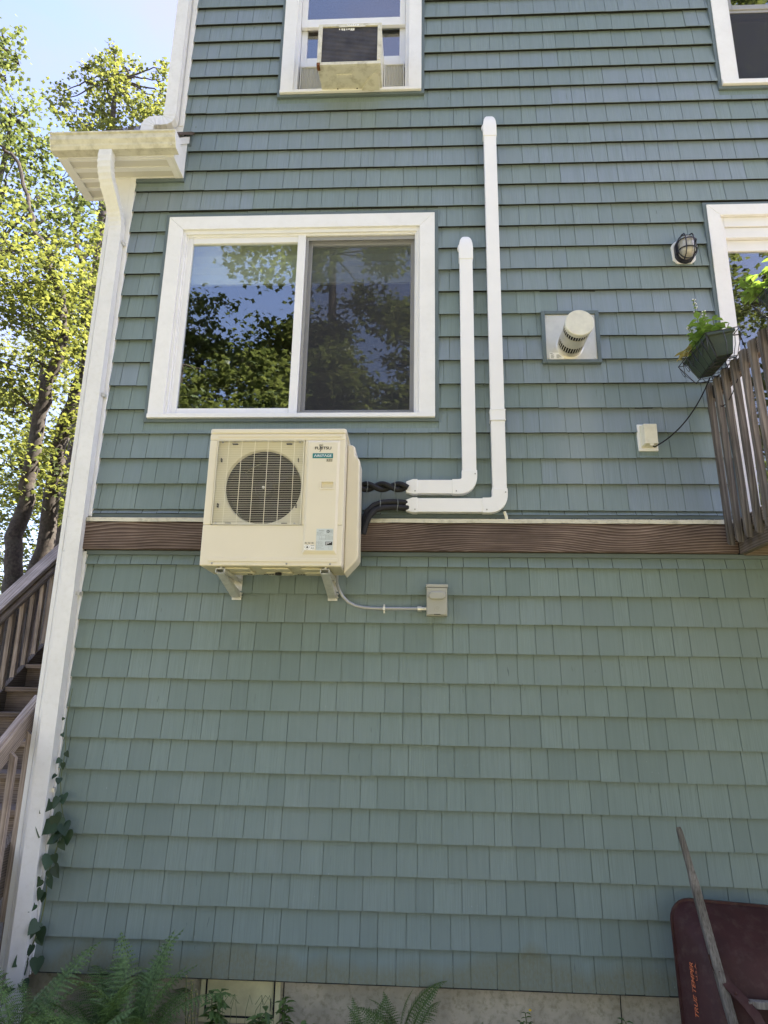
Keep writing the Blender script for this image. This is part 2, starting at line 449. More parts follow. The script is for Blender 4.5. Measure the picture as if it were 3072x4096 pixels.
def ground_material():
    m, nt, b = nmat('lawn_and_soil')
    v = pos_scaled(nt, 1, 1, 1)
    n1 = noise(nt, v, 0.6, 6, 0.6)
    n2 = noise(nt, v, 30, 5, 0.7)
    lawn = ramp(nt, n2, [(0.3, (0.15, 0.145, 0.065)), (0.6, (0.28, 0.255, 0.15)), (0.8, (0.42, 0.375, 0.26))])
    soil = ramp(nt, n2, [(0.3, (0.06, 0.045, 0.03)), (0.7, (0.18, 0.145, 0.10))])
    sep = nt.nodes.new('ShaderNodeSeparateXYZ')
    nt.links.new(v, sep.inputs[0])
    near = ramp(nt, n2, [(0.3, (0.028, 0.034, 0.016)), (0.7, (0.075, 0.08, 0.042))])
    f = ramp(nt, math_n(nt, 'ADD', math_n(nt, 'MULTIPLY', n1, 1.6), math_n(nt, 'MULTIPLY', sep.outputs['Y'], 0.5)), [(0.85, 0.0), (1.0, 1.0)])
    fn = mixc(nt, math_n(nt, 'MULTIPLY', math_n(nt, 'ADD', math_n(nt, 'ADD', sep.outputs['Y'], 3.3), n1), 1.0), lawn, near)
    cl = fn.node.inputs[0]
    fn.node.clamp_factor = True
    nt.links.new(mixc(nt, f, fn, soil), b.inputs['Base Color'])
    b.inputs['Roughness'].default_value = 0.95
    bump(nt, b, n2, 0.6, 0.03)
    return m
M['ground'] = ground_material()

m, nt, b = nmat('warm_lamp_glow')
b.inputs['Base Color'].default_value = (0.9, 0.3, 0.05, 1)
b.inputs['Emission Color'].default_value = (1.0, 0.28, 0.05, 1)
b.inputs['Emission Strength'].default_value = 0.9
M['glow'] = m

# ------------------------------------------------------------------ mesh helpers
ORIG = {}

class MB:
    def __init__(self):
        self.v, self.f, self.mi = [], [], []
    def add(self, vs, fs, mi=0):
        o = len(self.v)
        self.v += [tuple(p) for p in vs]
        self.f += [tuple(i + o for i in q) for q in fs]
        self.mi += [mi] * len(fs)
        return self
    def box(self, x0, x1, y0, y1, z0, z1, mi=0):
        return self.add([(x0, y0, z0), (x1, y0, z0), (x1, y1, z0), (x0, y1, z0),
                         (x0, y0, z1), (x1, y0, z1), (x1, y1, z1), (x0, y1, z1)],
                        [(0, 3, 2, 1), (4, 5, 6, 7), (0, 1, 5, 4), (1, 2, 6, 5), (2, 3, 7, 6), (3, 0, 4, 7)], mi)
    def bar(self, p, q, w, h, upv=(0, 0, 1), mi=0):
        p, q = Vector(p), Vector(q)
        d = (q - p).normalized()
        s = d.cross(Vector(upv))
        if s.length < 1e-4:
            s = d.cross(Vector((1, 0, 0)))
        s.normalize()
        u = s.cross(d)
        s, u = s * (w / 2), u * (h / 2)
        vs = [p - s - u, p + s - u, p + s + u, p - s + u, q - s - u, q + s - u, q + s + u, q - s + u]
        return self.add(vs, [(0, 1, 2, 3), (7, 6, 5, 4), (0, 4, 5, 1), (1, 5, 6, 2), (2, 6, 7, 3), (3, 7, 4, 0)], mi)
    def prism(self, poly, axis, a, b, mi=0):
        # poly: 2D list; axis 'y' -> (x,z), 'x' -> (y,z), 'z' -> (x,y)
        mk = {'y': lambda p, t: (p[0], t, p[1]), 'x': lambda p, t: (t, p[0], p[1]), 'z': lambda p, t: (p[0], p[1], t)}[axis]
        n = len(poly)
        vs = [mk(p, a) for p in poly] + [mk(p, b) for p in poly]
        fs = [tuple(range(n)), tuple(range(2 * n - 1, n - 1, -1))]
        fs += [(i, i + n, (i + 1) % n + n, (i + 1) % n) for i in range(n)]
        return self.add(vs, fs, mi)
    def sweep(self, prof, path, closed=True, caps=True, hint=(0, 0, 1), scales=None, mi=0):
        P = [Vector(p) for p in path]
        n = len(prof)
        hint = Vector(hint)
        T = []
        for i in range(len(P)):
            a = P[max(i - 1, 0)]
            c = P[min(i + 1, len(P) - 1)]
            if 0 < i < len(P) - 1:
                t = ((P[i] - a).normalized() + (c - P[i]).normalized())
            else:
                t = c - a
            T.append(t.normalized())
        s = T[0].cross(hint)
        if s.length < 1e-4:
            s = T[0].cross(Vector((1, 0, 0)))
        s.normalize()
        vs = []
        for i, p in enumerate(P):
            if i:
                q = T[i - 1].rotation_difference(T[i])
                s = q @ s
                s = (s - T[i] * s.dot(T[i])).normalized()
            u = s.cross(T[i])
            k = scales[i] if scales else 1.0
            # keep the section width through mitred bends
            if 0 < i < len(P) - 1:
                half = (P[i] - P[i - 1]).normalized().dot(T[i])
                bend = (P[i + 1] - P[i]).normalized() - (P[i] - P[i - 1]).normalized()
                m = 1.0 / max(half, 0.5)
                if bend.length > 1e-5:
                    bd = bend.normalized()
                else:
                    bd = None
            else:
                bd = None
                m = 1
            for a, b_ in prof:
                o = s * (a * k) + u * (b_ * k)
                if bd is not None:
                    o = o + bd * (o.dot(bd) * (m - 1))
                vs.append(p + o)
        fs = []
        for i in range(len(P) - 1):
            for j in range(n if closed else n - 1):
                fs.append((i * n + j, i * n + (j + 1) % n, (i + 1) * n + (j + 1) % n, (i + 1) * n + j))
        if caps and closed:
            fs.append(tuple(range(n - 1, -1, -1)))
            e = (len(P) - 1) * n
            fs.append(tuple(range(e, e + n)))
        return self.add(vs, fs, mi)
    def tube(self, path, r, n=8, mi=0, scales=None):
        return self.sweep([(cos(2 * pi * i / n) * r, sin(2 * pi * i / n) * r) for i in range(n)], path, mi=mi, scales=scales,
                          hint=(0.13, 0.21, 0.97))
    def lathe(self, prof, c, axis='z', n=24, mi=0):
        # prof: (radius, t) along the axis
        vs, fs = [], []
        for r, t in prof:
            for k in range(n):
                a = 2 * pi * k / n
                x, y = r * cos(a), r * sin(a)
                p = {'z': (x, y, t), 'y': (x, -t, y), 'x': (t, x, y)}[axis]
                vs.append((c[0] + p[0], c[1] + p[1], c[2] + p[2]))
        m = len(prof)
        for i in range(m - 1):
            for k in range(n):
                fs.append((i * n + k, i * n + (k + 1) % n, (i + 1) * n + (k + 1) % n, (i + 1) * n + k))
        fs.append(tuple(range(n - 1, -1, -1)))
        fs.append(tuple(range((m - 1) * n, m * n)))
        return self.add(vs, fs, mi)
    def mesh(self, name, org=(0, 0, 0)):
        me = bpy.data.meshes.new(name)
        me.from_pydata([(p[0] - org[0], p[1] - org[1], p[2] - org[2]) for p in self.v], [], self.f)
        return me
    def roll(self, px, pz, ang):
        ca, sa = cos(ang), sin(ang)
        self.v = [(px + (x - px) * ca - (z - pz) * sa, y, pz + (x - px) * sa + (z - pz) * ca) for x, y, z in self.v]
        return self
    def build(self, name, mats, parent=None, smooth=False, bevel=0.0, fix=True, seg=2):
        org = ORIG[parent] if parent is not None else (0, 0, 0)
        if parent is None and self.v:
            xs, ys, zs = zip(*self.v)
            org = ((min(xs) + max(xs)) / 2, (min(ys) + max(ys)) / 2, min(zs))
        me = self.mesh(name, org)
        mats = mats if isinstance(mats, (list, tuple)) else [mats]
        for k in mats:
            me.materials.append(M[k] if isinstance(k, str) else k)
        if len(mats) > 1:
            me.polygons.foreach_set('material_index', self.mi)
        if fix:
            bm = bmesh.new()
            bm.from_mesh(me)
            bmesh.ops.recalc_face_normals(bm, faces=bm.faces)
            bm.to_mesh(me)
            bm.free()
        if smooth:
            me.polygons.foreach_set('use_smooth', [True] * len(me.polygons))
            try:
                me.set_sharp_from_angle(angle=radians(40))
            except Exception:
                pass
        o = bpy.data.objects.new(name, me)
        COL.objects.link(o)
        if parent is not None:
            o.parent = parent
        else:
            o.location = org
        ORIG[o] = org
        if bevel:
            md = o.modifiers.new('bevel', 'BEVEL')
            md.width = bevel
            md.segments = seg
            md.limit_method = 'ANGLE'
            md.angle_limit = radians(40)
        return o

def tag(o, label=None, cat=None, group=None, kind=None):
    if label: o['label'] = label
    if cat: o['category'] = cat
    if group: o['group'] = group
    if kind: o['kind'] = kind
    return o

def thing(name, label, cat, loc, group=None):
    o = bpy.data.objects.new(name, None)
    o.empty_display_size = 0.1
    COL.objects.link(o)
    o.location = loc
    ORIG[o] = tuple(loc)
    return tag(o, label, cat, group)

def rrect(x0, x1, z0, z1, r, n=5):
    pts = []
    for cx, cz, a0 in ((x1 - r, z1 - r, 0), (x0 + r, z1 - r, pi / 2), (x0 + r, z0 + r, pi), (x1 - r, z0 + r, 3 * pi / 2)):
        for k in range(n + 1):
            a = a0 + (pi / 2) * k / n
            pts.append((cx + r * cos(a), cz + r * sin(a)))
    return pts

def text_obj(name, body, mat, parent, origin, right, upv, width=None, height=None, lift=0.0006, slant=0.0, bold=0.0, spacing=1.0, center=True):
    cu = bpy.data.curves.new(name, 'FONT')
    cu.body = body
    cu.size = 1
    cu.shear = slant
    cu.offset = bold
    cu.space_character = spacing
    cu.extrude = 0.0
    cu.resolution_u = 4
    tmp = bpy.data.objects.new(name, cu)
    COL.objects.link(tmp)
    dg = bpy.context.evaluated_depsgraph_get()
    dg.update()
    me = bpy.data.meshes.new_from_object(tmp.evaluated_get(dg))
    bpy.data.objects.remove(tmp)
    xs = [v.co.x for v in me.vertices]
    ys = [v.co.y for v in me.vertices]
    x0, x1, y0, y1 = min(xs), max(xs), min(ys), max(ys)
    sx = width / (x1 - x0) if width else None
    sy = height / (y1 - y0) if height else None
    sx = sx or sy
    sy = sy or sx
    R, U = Vector(right).normalized(), Vector(upv).normalized()
    Nn = R.cross(U)
    org = Vector(ORIG[parent])
    cx, cy = ((x0 + x1) / 2, (y0 + y1) / 2) if center else (x0, y0)
    for v in me.vertices:
        p = Vector(origin) + R * ((v.co.x - cx) * sx) + U * ((v.co.y - cy) * sy) + Nn * lift
        v.co = p - org
    me.materials.clear()
    me.materials.append(M[mat])
    o = bpy.data.objects.new(name, me)
    COL.objects.link(o)
    o.parent = parent
    ORIG[o] = tuple(org)
    return o

def arc(c, r, a0, a1, n, u, v):
    c, u, v = Vector(c), Vector(u), Vector(v)
    return [c + u * (r * cos(a0 + (a1 - a0) * i / n)) + v * (r * sin(a0 + (a1 - a0) * i / n)) for i in range(n + 1)]

# ------------------------------------------------------------------ ground
g = MB()
g.add([(-300, -300, 0), (300, -300, 0), (300, 300, 0), (-300, 300, 0)], [(0, 1, 2, 3)])
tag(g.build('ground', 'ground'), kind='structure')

# ------------------------------------------------------------------ house
house = thing('house', 'blue-green shingled two-storey house with white trimmed windows', 'house', (1, 4, 0))
XL, XU, XR = -2.31, -1.84, 4.6          # lower left corner, upper left corner, right end
Z0, ZT, ZL = 0.258, 8.3, 5.513          # siding bottom, wall top, low eave
E = 0.17665
OPEN = [(-1.74, 0.012, 3.60, 5.03), (-1.0, -0.105, 6.27, 7.80), (2.10, 3.95, 2.90, 5.05), (2.36, 3.30, 6.27, 7.75), (1.6, 2.4, 6.9, 6.91)][:4]
OUT = [(-1.875, 0.125, 3.535, 5.18), (-1.118, 0.022, 6.235, 8.0), (2.0, 4.06, 2.86, 5.20), (2.225, 3.42, 6.20, 7.9)]

def cut_rect(rects, h):
    out = []
    for a, b_, c, d in rects:
        x0, x1, z0, z1 = h
        if x1 <= a or x0 >= b_ or z1 <= c or z0 >= d:
            out.append((a, b_, c, d))
            continue
        if a < x0: out.append((a, x0, c, d))
        if x1 < b_: out.append((x1, b_, c, d))
        m0, m1 = max(a, x0), min(b_, x1)
        if c < z0: out.append((m0, m1, c, z0))
        if z1 < d: out.append((m0, m1, z1, d))
    return out

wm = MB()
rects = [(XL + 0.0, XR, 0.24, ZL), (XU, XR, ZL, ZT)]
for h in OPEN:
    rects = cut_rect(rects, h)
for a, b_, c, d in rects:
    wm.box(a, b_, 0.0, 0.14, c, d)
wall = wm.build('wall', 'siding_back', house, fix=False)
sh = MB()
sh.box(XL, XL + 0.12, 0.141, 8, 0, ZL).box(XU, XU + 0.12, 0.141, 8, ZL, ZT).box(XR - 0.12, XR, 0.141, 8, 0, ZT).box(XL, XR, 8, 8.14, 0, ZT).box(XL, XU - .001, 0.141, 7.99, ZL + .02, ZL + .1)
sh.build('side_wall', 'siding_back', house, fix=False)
fl = MB()
fl.box(XL + 0.13, XR - 0.13, 0.145, 7.99, 2.70, 2.80).box(XU + 0.13, XR - 0.13, 0.145, 7.99, 5.42, 5.54)
fl.build('interior_floor', 'interior_dark', house)
iw = MB()
iw.box(XU + 0.13, XR - 0.13, 3.0, 3.1, 2.81, ZT).box(1.2, 1.28, 0.145, 2.99, 2.81, 5.41).box(1.2, 1.28, 0.145, 2.99, 5.55, ZT)
iw.build('interior_wall', 'interior', house)
fm = MB()
fm.box(XL + 0.03, XR, 0.035, 0.3, -0.4, 0.3)
foundation = fm.build('foundation', 'concrete', house)
cr = MB()
cr.box(1.088, 1.0915, 0.030, 0.034, 0, 0.257).box(-0.741, -0.736, 0.031, 0.034, 0, 0.257)
cr.build('joint', 'dark', foundation)
rf = MB()
rf.add([(XU - 0.3, -0.35, ZT - 0.1), (XR + 0.3, -0.35, ZT - 0.1), (XR + 0.3, 4, ZT + 1.4), (XU - 0.3, 4, ZT + 1.4), (XR + 0.3, 8.4, ZT - 0.1), (XU - 0.3, 8.4, ZT - 0.1)],
       [(0, 1, 2, 3), (3, 2, 4, 5), (0, 3, 5), (1, 4, 2), (0, 5, 4, 1)])
rf.build('roof', 'roof', house)
# low roof whose eave pokes past the corner
lr = MB()
K = math.tan(radians(46.9))
for i in range(9):
    y0 = -0.30 + i * 0.14
    t = 0.012
    z0, z1 = 5.64 + (y0 + 0.30) * K, 5.64 + (y0 + 0.16 + 0.30) * K
    xr = -1.755 if y0 < -0.15 else -1.845
    lr.prism([(y0, z0 + t), (y0, z0 + 0.004), (y0 + 0.16, z1 - 0.006), (y0 + 0.16, z1)], 'x', -2.63 + rnd.uniform(-.006, .006), xr)
lr.build('low_roof', 'roof', house)

# shingles ------------------------------------------------------------
PATS = [[.106, .170, .098, .146, .178, .120, .098, .158, .134, .110], [.152, .102, .130, .180, .096, .142, .118, .172, .106, .126]]
GAP = 0.0036
sh_mesh = {}
def shingle_verts(w, h, lap=0.006):
    # a thin hollow-backed panel, its lower lip standing off the course below
    t0, t1, th = -0.0300, -0.0050, 0.0026
    return [(0, t0, 0), (w, t0, 0), (w, t0 + th, 0), (0, t0 + th, 0), (0, t1, h + lap), (w, t1, h + lap), (w, t1 + th, h + lap), (0, t1 + th, h + lap)]
SHF = [(0, 3, 2, 1), (4, 5, 6, 7), (0, 1, 5, 4), (1, 2, 6, 5), (2, 3, 7, 6), (3, 0, 4, 7)]
def shingle_piece(w):
    k = round(w, 4)
    if k not in sh_mesh:
        me = bpy.data.meshes.new('shingle')
        me.from_pydata(shingle_verts(w, E), [], SHF)
        me.materials.append(M['siding'])
        sh_mesh[k] = me
    return sh_mesh[k]
singles = []
field = MB()
fade_skylight_vals = []
def row(z, h, xa, xb, level, cuts, allow_single):
    n = 0
    pat = PATS[rnd.randrange(2)]
    x = xa - rnd.uniform(0, 1.15)
    i = rnd.randrange(10)
    zoff, yoff, fd = 0, 0, 0
    cnt = 10
    while x < xb:
        if cnt >= 10:
            zoff, yoff, cnt = rnd.uniform(-.0025, .0025), -rnd.choice((0, 0.0016)), 0
            fd = 0
            if level == 'up':
                p = 0.25 + 0.5 * (z > 6.0) + 0.15 * (x > 0.6)
                fd = rnd.uniform(0.35, 1.0) if rnd.random() < p else (rnd.uniform(.30, .60) if z > 4.6 else rnd.uniform(.12, .42))  # high panels all tinted, putting the skylight's blue into their colour
            else:
                fd = rnd.uniform(0, .25) if z > 2.2 else 0
        w = pat[i % 10]
        i += 1
        cnt += 1
        a, b_ = x, x + w - GAP
        x += w
        zz = z + zoff + rnd.uniform(-.0012, .0012)
        if b_ <= xa or a >= xb:
            continue
        full = a >= xa and b_ <= xb and abs(h - E) < 1e-6
        rs = [(max(a, xa), min(b_, xb), zz, zz + h)]
        for c in cuts:
            nr = cut_rect(rs, c)
            if nr != rs:
                full = False
            rs = nr
        if full and allow_single and len(singles) < 300 and b_ < 2.2:
            singles.append((a, yoff, zz, w - GAP))
            continue
        for (p, q, c0, c1) in rs:
            if q - p < 0.004 or c1 - c0 < 0.01:
                continue
            t = (c0 - zz) / h
            if t > 0.02:
                y0, y1 = -0.0300 + 0.0250 * t, -0.0300 + 0.0250 * (c1 - zz) / h
                field.add([(p, y0 + yoff, c0), (q, y0 + yoff, c0), (q, 0, c0), (p, 0, c0), (p, y1 + yoff, c1), (q, y1 + yoff, c1), (q, 0, c1), (p, 0, c1)], SHF)
            else:
                field.add([(p + vx if vx == 0 else q, vy + yoff, zz + vz) for vx, vy, vz in shingle_verts(q - p, c1 - c0)], SHF)
            fade_skylight_vals.extend([fd] * 8)
def groove_sheet(z, h, xa, xb, cuts):
    # the moulded floor of the joints: one sheet per course just behind the shingle faces
    rs = [(xa, xb, z + .0025, z + h)]
    for c in cuts:
        rs = cut_rect(rs, c)
    for (p, q, c0, c1) in rs:
        f = lambda zz: -0.0300 + 0.0250 * (zz - z) / E + 0.0034
        field.add([(p, f(c0), c0), (q, f(c0), c0), (q, f(c0) + .0012, c0), (p, f(c0) + .0012, c0), (p, f(c1), c1), (q, f(c1), c1), (q, f(c1) + .0012, c1), (p, f(c1) + .0012, c1)], SHF)
        fade_skylight_vals.extend([0.0] * 8)
SHX0, SHX1 = -2.155, XR
for k in range(13):
    groove_sheet(Z0 + k * E, E, SHX0, SHX1, [])
for k in range(13):
    row(Z0 + k * E, E, SHX0, SHX1, 'low', [], True)
row(Z0 + 13 * E, 0.066, SHX0, SHX1, 'low', [], False)
cutsU = OUT + [(-9, XU + 0.012, 5.502, 9), (-9, -1.778, 5.49, 5.93), (0.83, 1.213, 3.954, 4.340), (1.416, 1.534, 3.328, 3.504), (1.77, 1.895, 4.72, 4.866)]
row(2.895, 0.030, SHX0, SHX1, 'up', cutsU, False)
for k in range(-1, 29):
    groove_sheet(3.0995 + k * E, E, SHX0, SHX1, cutsU)
    row(3.0995 + k * E, E, SHX0, SHX1, 'up', cutsU, False)
for a, y, z, w in singles:
    o = bpy.data.objects.new('shingle', shingle_piece(w))
    COL.objects.link(o)
    o.parent = house
    o.location = (a - 1, y - 4, z)
fo = field.build('shingle_siding', 'siding', house, fix=False)
fo['kind'] = 'stuff'
at = fo.data.attributes.new('fade_skylight', 'FLOAT', 'POINT')
at.data.foreach_set('value', fade_skylight_vals)

# trim channels in siding colour
ch = MB()
ch.box(SHX0, XR, -0.031, -0.001, 2.620, 2.646).box(SHX0, XR, -0.021, -0.001, 2.872, 2.896)
for (a, b_, c, d) in OUT:
    ch.box(a, a + 0.026, -0.033, -0.0005, c, d).box(b_ - 0.026, b_, -0.033, -0.0005, c, d)
    ch.box(a + 0.026, b_ - 0.026, -0.0325, -0.0005, c, c + 0.024).box(a + 0.026, b_ - 0.026, -0.0325, -0.0005, d - 0.024, d)
ch.box(-2.158, -1.778, -0.034, -0.0005, 5.476, 5.505).box(-1.803, -1.778, -0.034, -0.0005, 5.506, 5.90)
ch.build('trim_channel', 'channel', house, bevel=0.002)

# corner boards
cb = MB()
cb.box(XL, SHX0 + 0.008, -0.030, 0.0, 0.24, 2.640).box(XL, SHX0 + 0.008, -0.030, 0.0, 2.872, ZL - 0.002)
cb.box(SHX0 - 0.030, SHX0 + 0.010, -0.036, -0.0302, 0.24, 2.638).box(SHX0 - 0.030, SHX0 + 0.010, -0.036, -0.0302, 2.874, ZL - 0.004)
cb.box(XL - 0.03, XL - 0.001, -0.030, 0.12, 0.0, ZL - 0.003).box(XL, -2.176, -0.029, 0.0, 2.641, 2.8715)
cb.build('corner_board', 'white', house, bevel=0.003)
cb = MB()
cb.box(XU - 0.075, XU + 0.012, -0.030, 0.0, 5.60, ZT).box(XU - 0.022, XU + 0.014, -0.036, -0.0302, 5.98, ZT).box(XU - 0.075, XU - 0.046, 0.001, 0.12, 5.9, ZT)
cb.build('corner_board', 'white', house, bevel=0.003)

# eave: soffit, fascia, return
EV = MB()
EV.box(-2.60, -1.800, -0.225, -0.001, ZL, ZL + 0.012).box(-2.60, XL - 0.035, 0.0, 0.165, ZL, ZL + 0.012)
soffit = EV.build('soffit', 'soffit', house)
sb = MB()
for k, (y0, y1) in enumerate(((-0.225, -0.210), (-0.145, -0.105), (-0.04, -0.004))):
    sb.box(-2.597, -1.80, y0, y1, ZL - 0.006, ZL - 0.0005)
sb.box(-2.597, XL - 0.04, 0.055, 0.085, ZL - 0.006, ZL - 0.0005)
sb.box(-2.613, -2.57, -0.246, 0.165, ZL - 0.012, ZL - 0.0065).box(-1.845, -1.800, -0.246, -0.002, ZL - 0.012, ZL - 0.0065)
sb.build('soffit_strip', 'white', soffit)
fa = MB()
fa.box(-2.62, -1.80, -0.249, -0.226, ZL - 0.003, 5.645)
fa.box(-2.62, XL - 0.03, 0.166, 0.19, ZL - 0.014, 5.70)
fa.box(-2.64, -2.614, -0.249, 0.19, ZL - 0.01, 5.66)
fa.prism([(-0.249, ZL - 0.012), (-0.001, ZL - 0.012), (-0.001, 5.90), (-0.06, 5.86), (-0.249, 5.66)], 'x', -1.799, -1.782)
fa.prism([(-0.249, 5.60), (-0.249, 5.665), (-0.03, 5.885), (-0.03, 5.82)], 'x', -1.781, -1.768)
fa.build('fascia', 'white', house, bevel=0.002)
rc = MB()
rc.prism([(-0.27, 5.67), (-0.27, 5.685), (-0.001, 5.955), (-0.001, 5.93)], 'x', -1.84, -1.745)
rc.build('roof_edge', 'roof', house)
gk = MB()
gk.prism([(-0.002, 5.78), (-0.03, 5.80), (-0.03, 5.93), (-0.002, 5.935)], 'x', -1.776, -1.752)
gk.build('corner_flashing', 'channel', house)

# gutter (K style) -----------------------------------------------------
GX0, GX1 = -2.655, -1.745
gut = thing('gutter', 'stained white eave gutter over the left corner of the house', 'gutter', (-2.2, -0.3, 5.5))
outer = [(-0.252, 5.625), (-0.252, ZL), (-0.318, ZL), (-0.332, 5.535), (-0.335, 5.548), (-0.352, 5.575), (-0.355, 5.612), (-0.366, 5.618), (-0.366, 5.628), (-0.352, 5.630)]
inner = [(-0.349, 5.626), (-0.349, 5.577), (-0.331, 5.549), (-0.327, 5.536), (-0.316, ZL + 0.004), (-0.256, ZL + 0.004), (-0.256, 5.625)]
G = MB()
G.prism(outer + inner, 'x', GX0, GX1)
G.build('trough', 'gutter', gut)
ep = [(-0.250, 5.628), (-0.250, ZL - 0.002), (-0.319, ZL - 0.002), (-0.334, 5.535), (-0.337, 5.548), (-0.354, 5.575), (-0.357, 5.629)]
for xa, xb in ((GX0 - 0.004, GX0 - 0.0005), (GX1 + 0.0005, GX1 + 0.004)):
    e = MB()
    e.prism(ep, 'x', xa, xb)
    e.build('end_cap', 'white', gut)
sc = MB()
for x, y, z in ((GX0 + 0.008, -0.356, 5.606), (GX0 + 0.01, -0.354, 5.585), (GX1 - 0.008, -0.357, 5.606), (GX1 - 0.03, -0.333, 5.524)):
    sc.lathe([(0.005, 0), (0.004, 0.004)], (x, y, z), 'y', 8)
sc.build('rivet', 'galv', gut)

# downspouts -----------------------------------------------------------
def ribbed(w, d, ribs=5):
    # front face is -y (profile b positive is towards the viewer when going down)
    p = [(-w / 2, -d / 2), (w / 2, -d / 2), (w / 2, d / 2 - 0.004)]
    st = []
    for k in range(ribs * 2 + 1):
        x = w / 2 - 0.005 - (w - 0.01) * k / (ribs * 2)
        st.append((x, d / 2 - (0.0055 if k % 2 else 0)))
    p += st + [(-w / 2, d / 2 - 0.004)]
    return p
def bend(pts, steps):
    # round off polyline corners
    P = [Vector(p) for p in pts]
    out = [P[0]]
    for i in range(1, len(P) - 1):
        r = steps[i - 1][0]
        n = steps[i - 1][1]
        a = P[i] + (P[i - 1] - P[i]).normalized() * r
        c = P[i] + (P[i + 1] - P[i]).normalized() * r
        for k in range(n + 1):
            t = k / n
            out.append(a * (1 - t) ** 2 + P[i] * (2 * t * (1 - t)) + c * t * t)
    out.append(P[-1])
    return out
def crimp(path, lo, hi, amt=0.07):
    return [1.0 + (amt if (k % 2 and lo <= k <= hi) else 0) for k in range(len(path))]
ds = thing('downspout', 'white ribbed downspout running down the left corner to the ground', 'downspout', (-2.2, -0.08, 0))
pr = ribbed(0.092, 0.066)
pth = bend([(-2.255, -0.288, 5.512), (-2.255, -0.288, 5.36), (-2.222, -0.075, 5.10), (-2.217, -0.075, 4.95)], [(0.10, 10), (0.10, 10)])
d = MB()
d.sweep(pr, pth, hint=(0, 1, 0), scales=crimp(pth, 1, len(pth) - 2))
d.build('elbow', 'downspout', ds)
d = MB()
d.sweep(pr, [(-2.217, -0.075, 4.955), (-2.206, -0.075, 2.4)], hint=(0, 1, 0), scales=[0.97, 0.97])
d.build('upper_length', 'downspout', ds)
d = MB()
d.sweep(pr, [(-2.206, -0.075, 2.415), (-2.197, -0.075, 0.03)], hint=(0, 1, 0), scales=[1.02, 1.02])
d.build('lower_length', 'downspout', ds)
for z, x in ((4.92, -2.215), (3.72, -2.21), (2.36, -2.205), (1.2, -2.20)):
    st = MB()
    st.box(x + 0.049, x + 0.062, -0.060, -0.034, z - 0.012, z + 0.012)
    st.box(x + 0.0475, x + 0.051, -0.085, -0.034, z - 0.012, z + 0.012)
    st.build('strap', 'galv', ds)
ds2 = thing('downspout', 'white ribbed downspout from above, turning left onto the low roof', 'downspout', (-1.92, -0.08, 5.9))
d = MB()
d.sweep(pr, [(-1.915, -0.078, 8.2), (-1.912, -0.078, 6.07)], hint=(0, 1, 0))
d.build('upper_length', 'downspout', ds2)
pth = bend([(-1.912, -0.078, 6.08), (-1.912, -0.078, 5.955), (-2.062, -0.10, 5.945), (-2.068, -0.11, 5.83)], [(0.065, 8), (0.065, 8)])
d = MB()
d.sweep(pr, pth, hint=(0, 1, 0), scales=crimp(pth, 1, len(pth) - 2, 0.09))
d.build('elbow', 'downspout', ds2)

# windows --------------------------------------------------------------
def frame_ring(mb, x0, x1, z0, z1, w, ya, yb, wt=None, wb=None, mi=0):
    wt = w if wt is None else wt
    wb = w if wb is None else wb
    mb.box(x0, x0 + w, ya, yb, z0, z1, mi).box(x1 - w, x1, ya, yb, z0, z1, mi)
    if wt: mb.box(x0 + w, x1 - w, ya, yb, z1 - wt, z1, mi)
    if wb: mb.box(x0 + w, x1 - w, ya, yb, z0, z0 + wb, mi)
def casing(mb, x0, x1, z0, z1, w, ya, yb, sill):
    # mitred flat casing with a thin sill below
    ix0, ix1, iz1 = x0 + w, x1 - w, z1 - w
    iz0 = z0 + sill
    g = 0.0012
    mb.prism([(x0, iz0 + .001), (ix0, iz0 + .001), (ix0, iz1 - g), (x0, z1 - g)], 'y', ya, yb)
    mb.prism([(x1, iz0 + .001), (x1, z1 - g), (ix1, iz1 - g), (ix1, iz0 + .001)], 'y', ya, yb)
    mb.prism([(x0, z1), (ix0, iz1), (ix1, iz1), (x1, z1)], 'y', ya, yb)
    mb.box(x0, x1, ya - 0.012, yb, z0, iz0)

# large sliding window
wb_ = MB()
casing(wb_, -1.85, 0.10, 3.559, 5.156, 0.108, -0.040, -0.001, 0.030)
win = wb_.build('window', 'white', house, bevel=0.002)
win['label'] = 'wide sliding window with the screen on its right half'
f = MB()
frame_ring(f, -1.742, -0.008, 3.589, 5.048, 0.022, -0.022, 0.075, 0.030, 0.006)
frame_ring(f, -1.722, -0.028, 3.594, 5.020, 0.014, -0.006, 0.075, 0.018, 0.006)
f.build('frame', 'sash', win, bevel=0.002)
s = MB()
frame_ring(s, -1.71, -0.835, 3.598, 5.004, 0.040, 0.002, 0.035, 0.050, 0.050)
s.box(-0.893, -0.8355, -0.006, 0.0015, 3.598, 5.004)
s.build('sash', 'sash', win, bevel=0.003)
s = MB()
frame_ring(s, -0.834, -0.030, 3.598, 5.004, 0.042, 0.040, 0.070, 0.05, 0.05)
s.build('sash', 'sash', win, bevel=0.003)
p = MB(); p.box(-1.671, -0.872, 0.018, 0.021, 3.647, 4.955); p.build('pane', 'glass', win, fix=False)
p = MB(); p.box(-0.793, -0.071, 0.054, 0.057, 3.647, 4.955); p.build('pane', 'glass', win, fix=False)
s = MB()
frame_ring(s, -0.831, -0.032, 3.600, 5.000, 0.016, 0.008, 0.018, 0.03, 0.020)
s.build('screen_frame', 'greyframe', win, bevel=0.001)
s = MB()
s.add([(-0.816, 0.013, 3.62), (-0.048, 0.013, 3.62), (-0.048, 0.013, 4.972), (-0.816, 0.013, 4.972)], [(0, 1, 2, 3)])
s.build('insect_screen', 'screen', win, fix=False)
s = MB()
